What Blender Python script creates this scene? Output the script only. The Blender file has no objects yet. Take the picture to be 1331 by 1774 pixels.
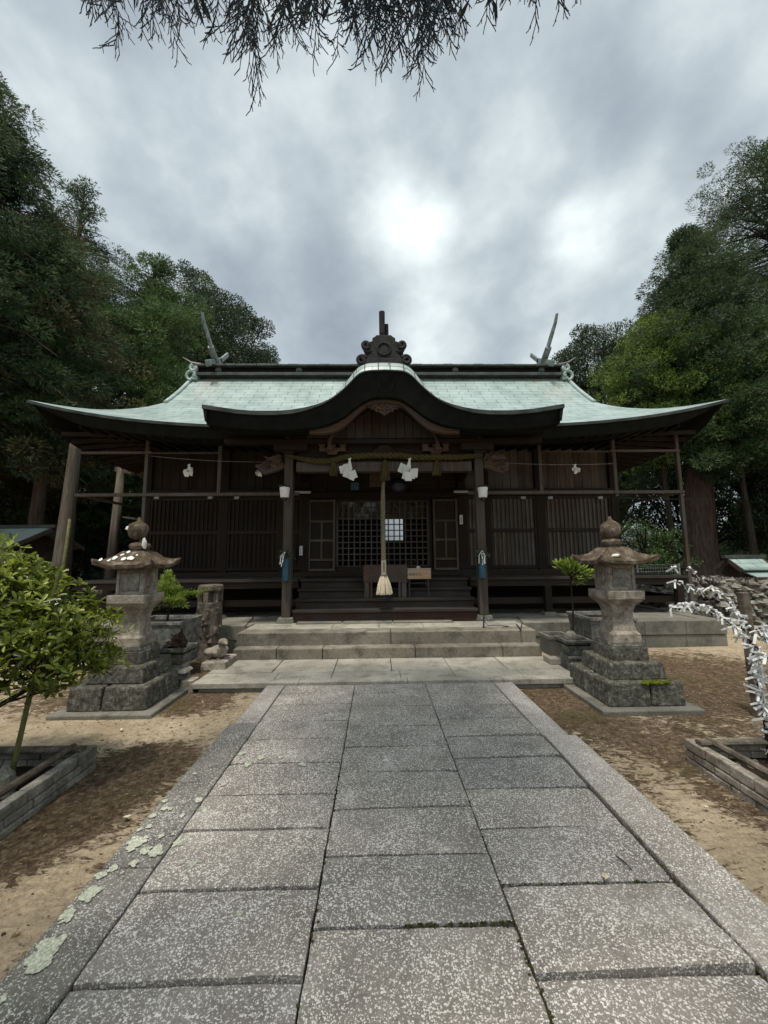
import bpy, math, random
import numpy as np
from math import radians as R, sin, cos, pi
from mathutils import Vector, Matrix, noise as mnoise
random.seed(7)
scn = bpy.context.scene
col = scn.collection

# ------------------------------------------------------------------ camera
F_PX, CX, CY = 670.0, 665.5, 887.0
YAW, PITCH, ROLL = 1.05, 6.6, -0.5
CAM = Vector((0, 0, 1.5))
CM = Matrix.Rotation(R(-YAW), 3, 'Z') @ Matrix.Rotation(R(90 + PITCH), 3, 'X') @ Matrix.Rotation(R(ROLL), 3, 'Z')
cd = bpy.data.cameras.new('camera')
cam = bpy.data.objects.new('camera', cd)
col.objects.link(cam)
cam.matrix_world = Matrix.Translation(CAM) @ CM.to_4x4()
cd.sensor_fit = 'VERTICAL'; cd.sensor_height = 36.0; cd.lens = F_PX / 1774 * 36
cd.clip_start = 0.05; cd.clip_end = 3000
scn.camera = cam

def ray(px, py):
    return CM @ Vector(((px - CX) / F_PX, -(py - CY) / F_PX, -1.0))
def at(px, py, Y):
    r = ray(px, py); return CAM + r * ((Y - CAM.y) / r.y)
def az(px, py, Z):
    r = ray(px, py); return CAM + r * ((Z - CAM.z) / r.z)

# ------------------------------------------------------------------ world and sun
SUN_EL, SUN_AZ = R(73), R(205)      # azimuth clockwise from +Y
world = bpy.data.worlds.new('World'); scn.world = world; world.use_nodes = True
def N(nt, typ, ins=None, **kw):
    n = nt.nodes.new(typ)
    for k, v in kw.items(): setattr(n, k, v)
    for k, v in (ins or {}).items():
        s = n.inputs[k]
        if isinstance(v, bpy.types.NodeSocket): nt.links.new(v, s)
        else: s.default_value = v
    return n
def V4(c): return (c[0], c[1], c[2], 1.0)
def math_(nt, op, a, b=0.0, c=0.0, clamp=False):
    n = nt.nodes.new('ShaderNodeMath'); n.operation = op; n.use_clamp = clamp
    for i, v in enumerate((a, b, c)):
        if isinstance(v, bpy.types.NodeSocket): nt.links.new(v, n.inputs[i])
        else: n.inputs[i].default_value = v
    return n.outputs[0]
def mix(nt, fac, a, b, blend='MIX'):
    n = nt.nodes.new('ShaderNodeMix'); n.data_type = 'RGBA'; n.blend_type = blend
    for i, v in ((0, fac), (6, a), (7, b)):
        if isinstance(v, bpy.types.NodeSocket): nt.links.new(v, n.inputs[i])
        elif i == 0: n.inputs[0].default_value = v
        else: n.inputs[i].default_value = V4(v)
    return n.outputs[2]
def ramp(nt, fac, stops, interp='LINEAR'):
    n = nt.nodes.new('ShaderNodeValToRGB'); cr = n.color_ramp; cr.interpolation = interp
    while len(cr.elements) < len(stops): cr.elements.new(0.5)
    for e, (p, c) in zip(cr.elements, stops):
        e.position = p; e.color = V4(c) if hasattr(c, '__len__') else (c, c, c, 1)
    nt.links.new(fac, n.inputs[0]); return n.outputs[0]
def smooth(nt, v, a, b):
    n = nt.nodes.new('ShaderNodeMapRange'); n.interpolation_type = 'SMOOTHSTEP'
    nt.links.new(v, n.inputs[0]); n.inputs[1].default_value = a; n.inputs[2].default_value = b
    return n.outputs[0]

nt = world.node_tree; nt.nodes.clear()
sky = N(nt, 'ShaderNodeTexSky', sky_type='NISHITA', sun_disc=False, sun_elevation=SUN_EL, sun_rotation=SUN_AZ, air_density=1.2, dust_density=2.0)
bg_sky = N(nt, 'ShaderNodeBackground', {'Color': sky.outputs[0], 'Strength': 0.1})
tc = N(nt, 'ShaderNodeTexCoord')
sep = N(nt, 'ShaderNodeSeparateXYZ', {0: tc.outputs['Generated']})
mp0 = N(nt, 'ShaderNodeMapping', {'Vector': tc.outputs['Generated'], 'Scale': (1.0, 1.0, 1.25), 'Location': (0.4, 0.2, 0.1), 'Rotation': (0.0, 0.35, 0.0)})
n1 = N(nt, 'ShaderNodeTexNoise', {'Vector': mp0.outputs[0], 'Scale': 2.3, 'Detail': 4.0, 'Roughness': 0.5, 'Distortion': 0.25})
n2 = N(nt, 'ShaderNodeTexNoise', {'Vector': mp0.outputs[0], 'Scale': 4.8, 'Detail': 8.0, 'Roughness': 0.52, 'Distortion': 0.0})
cl = math_(nt, 'ADD', math_(nt, 'MULTIPLY', n1.outputs[0], 0.62), math_(nt, 'SUBTRACT', math_(nt, 'MULTIPLY', n2.outputs[0], 0.66), 0.09))
# thin places in the cloud where the light comes through
def glow(px, py, r0, r1, amp, tot):
    d = ray(px, py).normalized()
    vm = N(nt, 'ShaderNodeVectorMath', {0: tc.outputs['Generated'], 1: d}, operation='DOT_PRODUCT')
    g = smooth(nt, vm.outputs['Value'], cos(R(r1)), cos(R(r0)))
    g = math_(nt, 'MULTIPLY', g, amp)
    return math_(nt, 'ADD', tot, g)
gl = cl
for a in ((690, 395, 0, 8, 0.16), (700, 420, 0, 22, 0.03), (1010, 405, 0, 5, 0.08), (790, 250, 0, 12, 0.08), (770, 590, 0, 6, 0.02), (925, 505, 0, 3, 0.05), (640, 350, 0, 6, 0.06), (430, 200, 0, 14, 0.07), (640, 300, 0, 6, 0.04), (1280, 60, 0, 22, 0.08), (150, 130, 0, 16, 0.05), (470, 400, 0, 13, -0.06), (200, 260, 0, 18, -0.03), (600, 510, 0, 9, -0.05), (850, 400, 0, 8, -0.06), (900, 620, 0, 10, -0.03)):
    gl = glow(*a, gl)
cc = ramp(nt, gl, [(0.32, (0.33, 0.375, 0.435)), (0.46, (0.44, 0.49, 0.55)), (0.57, (0.56, 0.62, 0.67)), (0.68, (0.76, 0.82, 0.85)), (0.82, (1.08, 1.13, 1.13))])
# an overcast sky is brighter overhead than near the horizon
ov = smooth(nt, sep.outputs[2], 0.84, 0.97)
bk = smooth(nt, math_(nt, 'MULTIPLY', sep.outputs[1], -1.0), -0.1, 0.5)  # extra brightness behind the camera, added to lift the light on the ground
boost = math_(nt, 'ADD', 1.0, math_(nt, 'ADD', math_(nt, 'MULTIPLY', ov, 1.3), math_(nt, 'MULTIPLY', bk, 0.8)))
cc = mix(nt, 1.0, cc, (0.85, 0.875, 0.855), 'MULTIPLY')
bg_cl = N(nt, 'ShaderNodeBackground', {'Color': cc, 'Strength': boost})
mx = N(nt, 'ShaderNodeMixShader', {0: 0.9, 1: bg_sky.outputs[0], 2: bg_cl.outputs[0]})
N(nt, 'ShaderNodeOutputWorld', {0: mx.outputs[0]})

sl = bpy.data.lights.new('sun', 'SUN'); sl.energy = 2.9; sl.angle = R(5); sl.color = (1.0, 0.93, 0.82)
so = bpy.data.objects.new('sun', sl); col.objects.link(so)
sd = Vector((sin(SUN_AZ) * cos(SUN_EL), cos(SUN_AZ) * cos(SUN_EL), sin(SUN_EL)))
so.rotation_euler = sd.to_track_quat('Z', 'Y').to_euler()
vs = scn.view_settings
vs.view_transform = 'Standard'; vs.look = 'None'; vs.exposure = 0.3; vs.gamma = 1.0; vs.use_curve_mapping = False
scn.cycles.max_bounces = 6; scn.cycles.diffuse_bounces = 3; scn.cycles.transparent_max_bounces = 8

# ------------------------------------------------------------------ materials
MATS = {}
def newmat(name, rough=0.8, spec=0.3):
    m = bpy.data.materials.new(name); m.use_nodes = True; nt = m.node_tree
    p = nt.nodes['Principled BSDF']; p.inputs['Roughness'].default_value = rough
    p.inputs['Specular IOR Level'].default_value = spec
    MATS[name] = m
    return m, nt, p
def setc(nt, p, c, name='Base Color'):
    if isinstance(c, bpy.types.NodeSocket): nt.links.new(c, p.inputs[name])
    else: p.inputs[name].default_value = V4(c)
def bump(nt, p, h, strength=0.5, dist=0.01):
    b = N(nt, 'ShaderNodeBump', {'Strength': strength, 'Distance': dist, 'Height': h})
    nt.links.new(b.outputs[0], p.inputs['Normal'])
def pos(nt): return N(nt, 'ShaderNodeNewGeometry').outputs['Position']
def noise(nt, vec, scale, detail=4, rough=0.55, dist=0.0):
    return N(nt, 'ShaderNodeTexNoise', {'Vector': vec, 'Scale': scale, 'Detail': float(detail), 'Roughness': rough, 'Distortion': dist}).outputs[0]
def stretch(nt, vec, s):
    return N(nt, 'ShaderNodeMapping', {'Vector': vec, 'Scale': s}).outputs[0]
def island(nt): return N(nt, 'ShaderNodeNewGeometry').outputs['Random Per Island']

def plain(name, c, rough=0.7, spec=0.3, var=0.25, scale=12, bmp=0.0, metal=0.0):
    m, nt, p = newmat(name, rough, spec)
    n = noise(nt, pos(nt), scale, 5)
    a = tuple(x * (1 - var) for x in c); b = tuple(x * (1 + var) for x in c)
    setc(nt, p, ramp(nt, n, [(0.3, a), (0.7, b)]))
    p.inputs['Metallic'].default_value = metal
    if bmp: bump(nt, p, noise(nt, pos(nt), scale * 4, 4), bmp, 0.01)
    return m
def wood(name, c, axis='z', var=0.5, rough=0.75, scale=1.0, grey=0.0):
    m, nt, p = newmat(name, rough, 0.12)
    s = {'x': (0.5, 14, 14), 'y': (14, 0.5, 14), 'z': (14, 14, 0.5)}[axis]
    v = stretch(nt, pos(nt), tuple(q * scale for q in s))
    n = noise(nt, v, 3.0, 6, 0.65, 0.6); n2 = noise(nt, pos(nt), 1.7, 4)
    a = tuple(x * (1 - var) for x in c); b = tuple(x * (1 + var * 0.9) for x in c)
    c1 = ramp(nt, n, [(0.28, a), (0.5, c), (0.72, b)])
    c2 = mix(nt, smooth(nt, n2, 0.4, 0.75), c1, tuple(sum(c) / 3 * k for k in (1.25 + grey, 1.2 + grey, 1.15 + grey)))
    r = island(nt)
    c3 = mix(nt, 1.0, c2, ramp(nt, r, [(0, 0.72), (1, 1.25)]), 'MULTIPLY')
    setc(nt, p, c3); bump(nt, p, n, 0.5, 0.006)
    return m
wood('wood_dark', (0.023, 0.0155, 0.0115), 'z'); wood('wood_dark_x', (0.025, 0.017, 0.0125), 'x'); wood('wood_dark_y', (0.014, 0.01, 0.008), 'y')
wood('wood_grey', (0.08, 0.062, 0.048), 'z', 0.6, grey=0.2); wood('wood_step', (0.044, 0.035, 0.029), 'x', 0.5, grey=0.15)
wood('wood_red', (0.055, 0.027, 0.019), 'x', 0.4); wood('wood_brown', (0.088, 0.056, 0.038), 'x', 0.45)
wood('wood_mid', (0.05, 0.032, 0.022), 'z', 0.5); wood('wood_post', (0.075, 0.058, 0.044), 'z', 0.6, grey=0.15); wood('wood_box', (0.09, 0.052, 0.038), 'x', 0.35); wood('wood_light', (0.42, 0.27, 0.14), 'x', 0.3); wood('wood_pale', (0.35, 0.28, 0.2), 'z', 0.25)
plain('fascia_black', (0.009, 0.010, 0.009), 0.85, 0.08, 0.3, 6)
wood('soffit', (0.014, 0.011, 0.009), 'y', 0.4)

# patinated copper sheet with UV laid in metres
def copper(name, lines=True):
    m, nt, p = newmat(name, 0.42, 0.5)
    uv = N(nt, 'ShaderNodeUVMap').outputs[0]
    P = pos(nt)
    n = noise(nt, P, 2.2, 6, 0.6); nf = noise(nt, P, 18, 5, 0.7)
    c = ramp(nt, n, [(0.3, (0.195, 0.262, 0.245)), (0.5, (0.285, 0.358, 0.338)), (0.7, (0.375, 0.445, 0.425))])
    c = mix(nt, math_(nt, 'MULTIPLY', smooth(nt, nf, 0.5, 0.75), 0.45), c, (0.30, 0.32, 0.29))
    if lines:
        b = N(nt, 'ShaderNodeTexBrick', {'Vector': uv, 'Color1': (1, 1, 1, 1), 'Color2': (0.92, 0.93, 0.93, 1), 'Mortar': (0.16, 0.18, 0.17, 1), 'Scale': 1.0, 'Mortar Size': 0.008, 'Mortar Smooth': 0.1, 'Brick Width': 0.55, 'Row Height': 0.20, 'Bias': -0.1})
        c = mix(nt, 1.0, c, b.outputs[0], 'MULTIPLY')
        sx = N(nt, 'ShaderNodeSeparateXYZ', {0: P}).outputs[0]
        # rust washed down from the ridge finials
        st = noise(nt, stretch(nt, P, (9, 1.2, 1.0)), 1.6, 4)
        d1 = math_(nt, 'ABSOLUTE', math_(nt, 'SUBTRACT', math_(nt, 'ABSOLUTE', math_(nt, 'SUBTRACT', sx, 0.14)), 4.55))
        near = smooth(nt, math_(nt, 'MULTIPLY', d1, -1.0), -0.6, 0.0)
        sy = N(nt, 'ShaderNodeSeparateXYZ', {0: P}).outputs[1]
        rust = math_(nt, 'MULTIPLY', math_(nt, 'MULTIPLY', near, smooth(nt, st, 0.42, 0.62)), smooth(nt, sy, 8.6, 10.1))
        c = mix(nt, math_(nt, 'MULTIPLY', rust, 0.45), c, (0.30, 0.17, 0.10))
        bump(nt, p, math_(nt, 'ADD', b.outputs[1], math_(nt, 'MULTIPLY', nf, -0.15)), -0.5, 0.012)
    else:
        bump(nt, p, nf, 0.25, 0.01)
    setc(nt, p, c); return m
copper('copper'); copper('copper_plain', False); plain('copper_grey', (0.17, 0.20, 0.19), 0.55, 0.3, 0.45, 9)
plain('copper_dark', (0.045, 0.05, 0.045), 0.5, 0.4, 0.5, 5)
plain('copper_edge', (0.03, 0.035, 0.032), 0.6, 0.3, 0.8, 4)
plain('tile_dark', (0.020, 0.020, 0.021), 0.7, 0.2, 0.5, 9, 0.3)

# worn granite of the approach: grey brown with white crystals
def granite(name, dark, mid, fleck, fs=95, amount=0.34, lichen=0.0, stain=0.5, rough=0.85, edge=False):
    m, nt, p = newmat(name, rough, 0.25)
    P = pos(nt)
    r = island(nt)
    big = noise(nt, P, 1.6, 5, 0.6); fine = noise(nt, P, 60, 3, 0.7)
    base = ramp(nt, big, [(0.3, dark), (0.7, mid)])
    base = mix(nt, math_(nt, 'MULTIPLY', stain, smooth(nt, noise(nt, P, 4.5, 6, 0.65), 0.45, 0.7)), base, tuple(x * 0.62 for x in dark))
    base = mix(nt, 1.0, base, ramp(nt, fine, [(0.3, 0.75), (0.7, 1.3)]), 'MULTIPLY')
    wob = N(nt, 'ShaderNodeVectorMath', {0: P, 1: N(nt, 'ShaderNodeTexNoise', {'Vector': P, 'Scale': 120.0, 'Detail': 2.0}).outputs[1]}, operation='ADD').outputs[0]
    wp = N(nt, 'ShaderNodeMix', data_type='VECTOR'); wp.inputs[0].default_value = 0.016
    nt.links.new(P, wp.inputs[4]); nt.links.new(wob, wp.inputs[5])
    v = N(nt, 'ShaderNodeTexVoronoi', {'Vector': wp.outputs[1], 'Scale': float(fs), 'Randomness': 1.0}, feature='F1')
    thr = math_(nt, 'ADD', amount, math_(nt, 'MULTIPLY', math_(nt, 'SUBTRACT', noise(nt, P, 3.5, 4), 0.5), 0.38))
    rnd = N(nt, 'ShaderNodeSeparateColor', {0: v.outputs['Color']}).outputs[0]
    thr = math_(nt, 'MULTIPLY', thr, math_(nt, 'ADD', 0.35, math_(nt, 'MULTIPLY', rnd, 1.1)))
    f = math_(nt, 'MULTIPLY', math_(nt, 'SUBTRACT', thr, v.outputs['Distance']), 9.0, clamp=True)
    worn = smooth(nt, noise(nt, P, 2.6, 7, 0.7, 0.5), 0.54, 0.72)
    base = mix(nt, math_(nt, 'MULTIPLY', worn, 0.38), base, tuple(x * 0.72 for x in fleck))
    base = mix(nt, math_(nt, 'MULTIPLY', smooth(nt, noise(nt, P, 1.1, 6, 0.7, 0.8), 0.5, 0.68), 0.35), base, tuple(x * 0.75 for x in dark))
    fk = math_(nt, 'MULTIPLY', f, math_(nt, 'ADD', 0.42, math_(nt, 'MULTIPLY', noise(nt, P, 2.1, 3), 0.5)))
    c = mix(nt, fk, base, fleck)
    c = mix(nt, 1.0, c, ramp(nt, r, [(0, (0.90, 0.90, 0.91)), (0.5, (1.0, 0.985, 0.97)), (1, (1.08, 1.06, 1.03))]), 'MULTIPLY')
    if lichen:
        ln = noise(nt, P, 7, 7, 0.75); lm = smooth(nt, ln, 0.60, 0.66)
        c = mix(nt, math_(nt, 'MULTIPLY', lm, lichen), c, (0.42, 0.43, 0.37))
    setc(nt, p, c); bump(nt, p, math_(nt, 'ADD', fine, math_(nt, 'MULTIPLY', f, 0.8)), 0.55, 0.004)
    return m
granite('granite_path', (0.143, 0.130, 0.113), (0.225, 0.207, 0.185), (0.80, 0.77, 0.72), 128, 0.43, 0.30, 0.45)
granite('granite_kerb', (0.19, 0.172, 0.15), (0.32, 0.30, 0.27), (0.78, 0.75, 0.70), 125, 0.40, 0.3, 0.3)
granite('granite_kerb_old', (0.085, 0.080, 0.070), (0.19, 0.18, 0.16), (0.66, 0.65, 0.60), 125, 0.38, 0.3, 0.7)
granite('granite_pale', (0.22, 0.205, 0.17), (0.38, 0.36, 0.31), (0.58, 0.56, 0.5), 150, 0.30, 0.35, 0.8)
granite('granite_step', (0.105, 0.095, 0.074), (0.255, 0.23, 0.185), (0.45, 0.41, 0.34), 170, 0.26, 0.2, 0.9)
granite('granite_old', (0.10, 0.097, 0.08), (0.21, 0.20, 0.165), (0.36, 0.35, 0.30), 130, 0.25, 0.35, 0.8)

def weathered(name, dark, mid, light, scale=9, moss=0.0, bmp=0.9):
    m, nt, p = newmat(name, 0.92, 0.15)
    P = pos(nt)
    n = noise(nt, P, scale, 8, 0.72, 0.3); n2 = noise(nt, P, scale * 0.35, 5, 0.6); n3 = noise(nt, P, 70, 4, 0.7)
    c = ramp(nt, n, [(0.34, dark), (0.5, mid), (0.66, light)])
    c = mix(nt, math_(nt, 'MULTIPLY', smooth(nt, n2, 0.45, 0.68), 0.6), c, dark)
    c = mix(nt, 1.0, c, ramp(nt, n3, [(0.3, 0.7), (0.7, 1.35)]), 'MULTIPLY')
    if moss:
        nz = N(nt, 'ShaderNodeSeparateXYZ', {0: N(nt, 'ShaderNodeNewGeometry').outputs['Normal']}).outputs[2]
        mm = math_(nt, 'MULTIPLY', smooth(nt, nz, 0.3, 0.9), smooth(nt, noise(nt, P, 5, 5), 0.45, 0.6))
        c = mix(nt, math_(nt, 'MULTIPLY', mm, moss), c, (0.055, 0.04, 0.018))
    setc(nt, p, c); bump(nt, p, math_(nt, 'ADD', n, math_(nt, 'MULTIPLY', n3, 0.5)), bmp, 0.018)
    return m
weathered('stone_light', (0.13, 0.11, 0.085), (0.28, 0.245, 0.20), (0.40, 0.37, 0.31))
weathered('stone_dark', (0.035, 0.034, 0.028), (0.10, 0.095, 0.08), (0.30, 0.29, 0.25), 11)
weathered('stone_roof', (0.05, 0.036, 0.024), (0.12, 0.09, 0.065), (0.28, 0.24, 0.19), 12, 0.9)
weathered('stone_base', (0.036, 0.036, 0.028), (0.098, 0.095, 0.078), (0.25, 0.24, 0.20), 24, 0.4)
weathered('rock', (0.08, 0.075, 0.06), (0.20, 0.19, 0.16), (0.34, 0.32, 0.28), 6)
weathered('concrete_pot', (0.06, 0.06, 0.052), (0.15, 0.15, 0.135), (0.30, 0.30, 0.27), 13)
weathered('log_end', (0.05, 0.04, 0.03), (0.13, 0.11, 0.085), (0.24, 0.2, 0.16), 8)
plain('lichen_pale', (0.42, 0.43, 0.34), 0.95, 0.1, 0.5, 90, 0.6)
plain('lichen_white', (0.68, 0.68, 0.62), 0.95, 0.1, 0.15, 30, 0.4)
plain('moss_dull', (0.045, 0.048, 0.014), 0.95, 0.1, 0.6, 60, 1.0)
plain('moss_green', (0.10, 0.12, 0.012), 0.95, 0.1, 0.6, 60, 1.0)
plain('crumb', (0.06, 0.042, 0.028), 0.95, 0.1, 0.6, 20)
plain('soil', (0.022, 0.016, 0.011), 0.95, 0.1, 0.5, 20, 1.0)
plain('white_paper', (0.62, 0.62, 0.60), 0.8, 0.2, 0.06, 14)
plain('white_lamp', (0.66, 0.65, 0.62), 0.4, 0.4, 0.08, 10)
plain('black_metal', (0.012, 0.012, 0.013), 0.45, 0.5, 0.3, 10)
plain('tube_white', (0.45, 0.45, 0.42), 0.5, 0.4, 0.1, 10)
plain('blue_vase', (0.014, 0.055, 0.085), 0.45, 0.4, 0.3, 6)
plain('blue_sign', (0.03, 0.09, 0.16), 0.5, 0.4, 0.2, 6)
plain('sign_ink', (0.16, 0.27, 0.38), 0.5, 0.3, 0.2, 6)
plain('ink', (0.008, 0.008, 0.008), 0.7, 0.2, 0.2, 6)
plain('bell_metal', (0.03, 0.032, 0.05), 0.35, 0.5, 0.4, 7, metal=0.6)
plain('straw', (0.17, 0.148, 0.10), 0.9, 0.1, 0.4, 50, 0.6)
plain('straw_green', (0.075, 0.064, 0.025), 0.9, 0.1, 0.4, 50, 0.6)
plain('hemp', (0.62, 0.54, 0.40), 0.9, 0.1, 0.25, 60, 0.6)
plain('bamboo', (0.10, 0.10, 0.035), 0.6, 0.3, 0.4, 15)
plain('wire', (0.25, 0.25, 0.25), 0.5, 0.4, 0.2, 10)
plain('curtain_cloth', (0.5, 0.48, 0.46), 0.9, 0.1, 0.25, 5)
plain('void_black', (0.004, 0.004, 0.004), 0.9, 0.1, 0.1, 5)
m, nt, p = newmat('glass', 0.03, 0.5); setc(nt, p, (0.006, 0.007, 0.009)); p.inputs['Alpha'].default_value = 0.5

# bark
def bark(name, a, b):
    m, nt, p = newmat(name, 0.95, 0.1)
    v = stretch(nt, pos(nt), (7, 7, 0.8)); n = noise(nt, v, 2.2, 7, 0.7, 0.5)
    setc(nt, p, ramp(nt, n, [(0.3, a), (0.7, b)])); bump(nt, p, n, 1.0, 0.05)
bark('bark_red', (0.030, 0.021, 0.016), (0.14, 0.10, 0.078)); bark('bark_dark', (0.018, 0.015, 0.012), (0.06, 0.05, 0.04))
bark('bark_grey', (0.06, 0.05, 0.04), (0.2, 0.17, 0.14))
# leaves
def leafmat(name, a, b, c, ns=0.8, trans=0.3, rough=0.6, spec=0.3):
    m, nt, p = newmat(name, rough, spec)
    oi = N(nt, 'ShaderNodeObjectInfo').outputs['Random']
    r = island(nt); n = noise(nt, pos(nt), ns, 3)
    f = math_(nt, 'ADD', math_(nt, 'MULTIPLY', r, 0.45), math_(nt, 'MULTIPLY', n, 0.75))
    cc = ramp(nt, f, [(0.25, a), (0.6, b), (0.9, c)])
    setc(nt, p, cc)
    t = N(nt, 'ShaderNodeBsdfTranslucent', {'Color': cc})
    ms = N(nt, 'ShaderNodeMixShader', {0: trans, 1: p.outputs[0], 2: t.outputs[0]})
    nt.links.new(ms.outputs[0], nt.nodes['Material Output'].inputs[0])
leafmat('leaf_cedar', (0.0148, 0.0300, 0.0134), (0.0423, 0.0724, 0.0287), (0.0966, 0.1342, 0.0514), 0.8, 0.35)
leafmat('leaf_cedar_brown', (0.0261, 0.0301, 0.0128), (0.0734, 0.0734, 0.0300), (0.1544, 0.1347, 0.0557))
leafmat('leaf_green', (0.0224, 0.0493, 0.0165), (0.0591, 0.1101, 0.0320), (0.1170, 0.1826, 0.0514), 0.8, 0.35)
leafmat('leaf_lime', (0.0450, 0.0749, 0.0143), (0.1165, 0.1764, 0.0310), (0.2499, 0.3182, 0.0617), 0.5)
leafmat('leaf_broad', (0.0164, 0.0287, 0.0142), (0.0408, 0.0621, 0.0272), (0.0811, 0.1115, 0.0470), 0.8, 0.2, 0.45, 0.45)
leafmat('leaf_dim', (0.0072, 0.0168, 0.0096), (0.0168, 0.0360, 0.0168), (0.0360, 0.0660, 0.0312), 0.9, 0.2)
leafmat('leaf_shrub', (0.0428, 0.0655, 0.0087), (0.1318, 0.1697, 0.0199), (0.3717, 0.4171, 0.0615), 3.0, 0.45, 0.35, 0.5)
leafmat('leaf_fern', (0.08, 0.13, 0.025), (0.20, 0.28, 0.05), (0.38, 0.45, 0.1), 4.0, 0.35)
leafmat('leaf_sakaki', (0.012, 0.03, 0.014), (0.03, 0.06, 0.03), (0.08, 0.11, 0.07), 5.0, 0.2, 0.4)
leafmat('leaf_twig', (0.028, 0.034, 0.042), (0.045, 0.054, 0.062), (0.065, 0.075, 0.08), 3.0, 0.05, 0.9, 0.05)  # bluish lift in the twig colour stands for flare from the sky
leafmat('leaf_dry', (0.09, 0.045, 0.02), (0.2, 0.13, 0.07), (0.45, 0.36, 0.22), 5.0, 0.15)

# sand with moss, leaf mould and barer patches
m, nt, p = newmat('sand_ground', 0.95, 0.1)
P = pos(nt); sx = N(nt, 'ShaderNodeSeparateXYZ', {0: P})
X_, Y_ = sx.outputs[0], sx.outputs[1]
def gauss2(x0, y0, rx, ry, amp, rot=0.0):
    mp = N(nt, 'ShaderNodeMapping', {'Vector': P, 'Location': (x0, y0, 0), 'Rotation': (0, 0, rot), 'Scale': (rx, ry, 1)}, vector_type='TEXTURE')
    l = N(nt, 'ShaderNodeVectorMath', {0: mp.outputs[0]}, operation='LENGTH').outputs['Value']
    return math_(nt, 'MULTIPLY', smooth(nt, math_(nt, 'MULTIPLY', l, -1.0), -1.0, 0.0), amp)
n = noise(nt, P, 1.1, 7, 0.65, 0.4); nm = noise(nt, P, 6.0, 7, 0.75, 0.6); nf = noise(nt, P, 45, 5, 0.75)
base = ramp(nt, noise(nt, P, 2.2, 5, 0.6), [(0.3, (0.36, 0.285, 0.19)), (0.7, (0.56, 0.455, 0.32))])
base = mix(nt, 1.0, base, ramp(nt, nf, [(0.25, 0.62), (0.75, 1.3)]), 'MULTIPLY')
base = mix(nt, math_(nt, 'MULTIPLY', smooth(nt, noise(nt, P, 14, 6, 0.75, 0.8), 0.5, 0.68), 0.6), base, (0.17, 0.13, 0.085))
bias = None
for g in ((-1.95, 2.7, 0.62, 1.3, 0.55), (-1.75, 3.25, 0.5, 0.45, 0.35), (-2.0, 4.55, 0.55, 0.75, 0.42), (-3.1, 5.1, 1.8, 1.6, 0.3), (-3.0, 5.8, 1.2, 2.0, 0.3),
          (1.9, 4.3, 0.7, 1.1, 0.50), (2.5, 3.4, 1.4, 1.0, 0.24), (4.0, 5.2, 2.6, 1.7, 0.45), (4.4, 4.0, 1.8, 1.2, 0.30), (2.3, 2.6, 1.0, 1.5, 0.18), (-9, 10, 6, 5, 0.6), (11, 13, 7, 6, 0.4),
          (-2.6, 3.85, 1.5, 0.42, -0.50), (-1.7, 1.7, 0.35, 1.0, -0.35), (1.98, 2.4, 0.28, 1.1, -0.25), (7.0, 9.3, 2.5, 2.2, -0.4), (5.9, 7.6, 0.9, 2.2, -0.3)):
    t = gauss2(*g); t = math_(nt, 'MULTIPLY', t, 1.35); bias = t if bias is None else math_(nt, 'ADD', bias, t)
nk = noise(nt, stretch(nt, P, (1.0, 2.2, 1.0)), 9.0, 8, 0.8, 0.9)
mk = math_(nt, 'ADD', math_(nt, 'ADD', math_(nt, 'MULTIPLY', n, 0.55), math_(nt, 'MULTIPLY', nm, 0.45)), math_(nt, 'ADD', bias, math_(nt, 'MULTIPLY', math_(nt, 'SUBTRACT', nk, 0.5), 2.3)))
mask = smooth(nt, mk, 0.56, 0.68)
dirt = ramp(nt, noise(nt, P, 22, 7, 0.8, 0.5), [(0.34, (0.016, 0.010, 0.006)), (0.48, (0.075, 0.047, 0.027)), (0.64, (0.25, 0.185, 0.12))])
dirt = mix(nt, math_(nt, 'MULTIPLY', smooth(nt, noise(nt, P, 1.9, 4), 0.5, 0.65), 0.6), dirt, (0.065, 0.058, 0.018))
c = mix(nt, math_(nt, 'MULTIPLY', mask, 0.93), base, dirt)
peb = N(nt, 'ShaderNodeTexVoronoi', {'Vector': P, 'Scale': 38.0}, feature='F1')
pr = N(nt, 'ShaderNodeSeparateColor', {0: peb.outputs['Color']}).outputs[0]
pm = math_(nt, 'MULTIPLY', math_(nt, 'GREATER_THAN', pr, 0.86), math_(nt, 'LESS_THAN', peb.outputs['Distance'], 0.33))
c = mix(nt, math_(nt, 'MULTIPLY', pm, 0.35), c, (0.27, 0.22, 0.16))
setc(nt, p, c)
bump(nt, p, math_(nt, 'ADD', math_(nt, 'MULTIPLY', nf, 0.6), math_(nt, 'ADD', math_(nt, 'ADD', nm, nk), math_(nt, 'MULTIPLY', pm, 0.3))), 1.0, 0.03)

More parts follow.
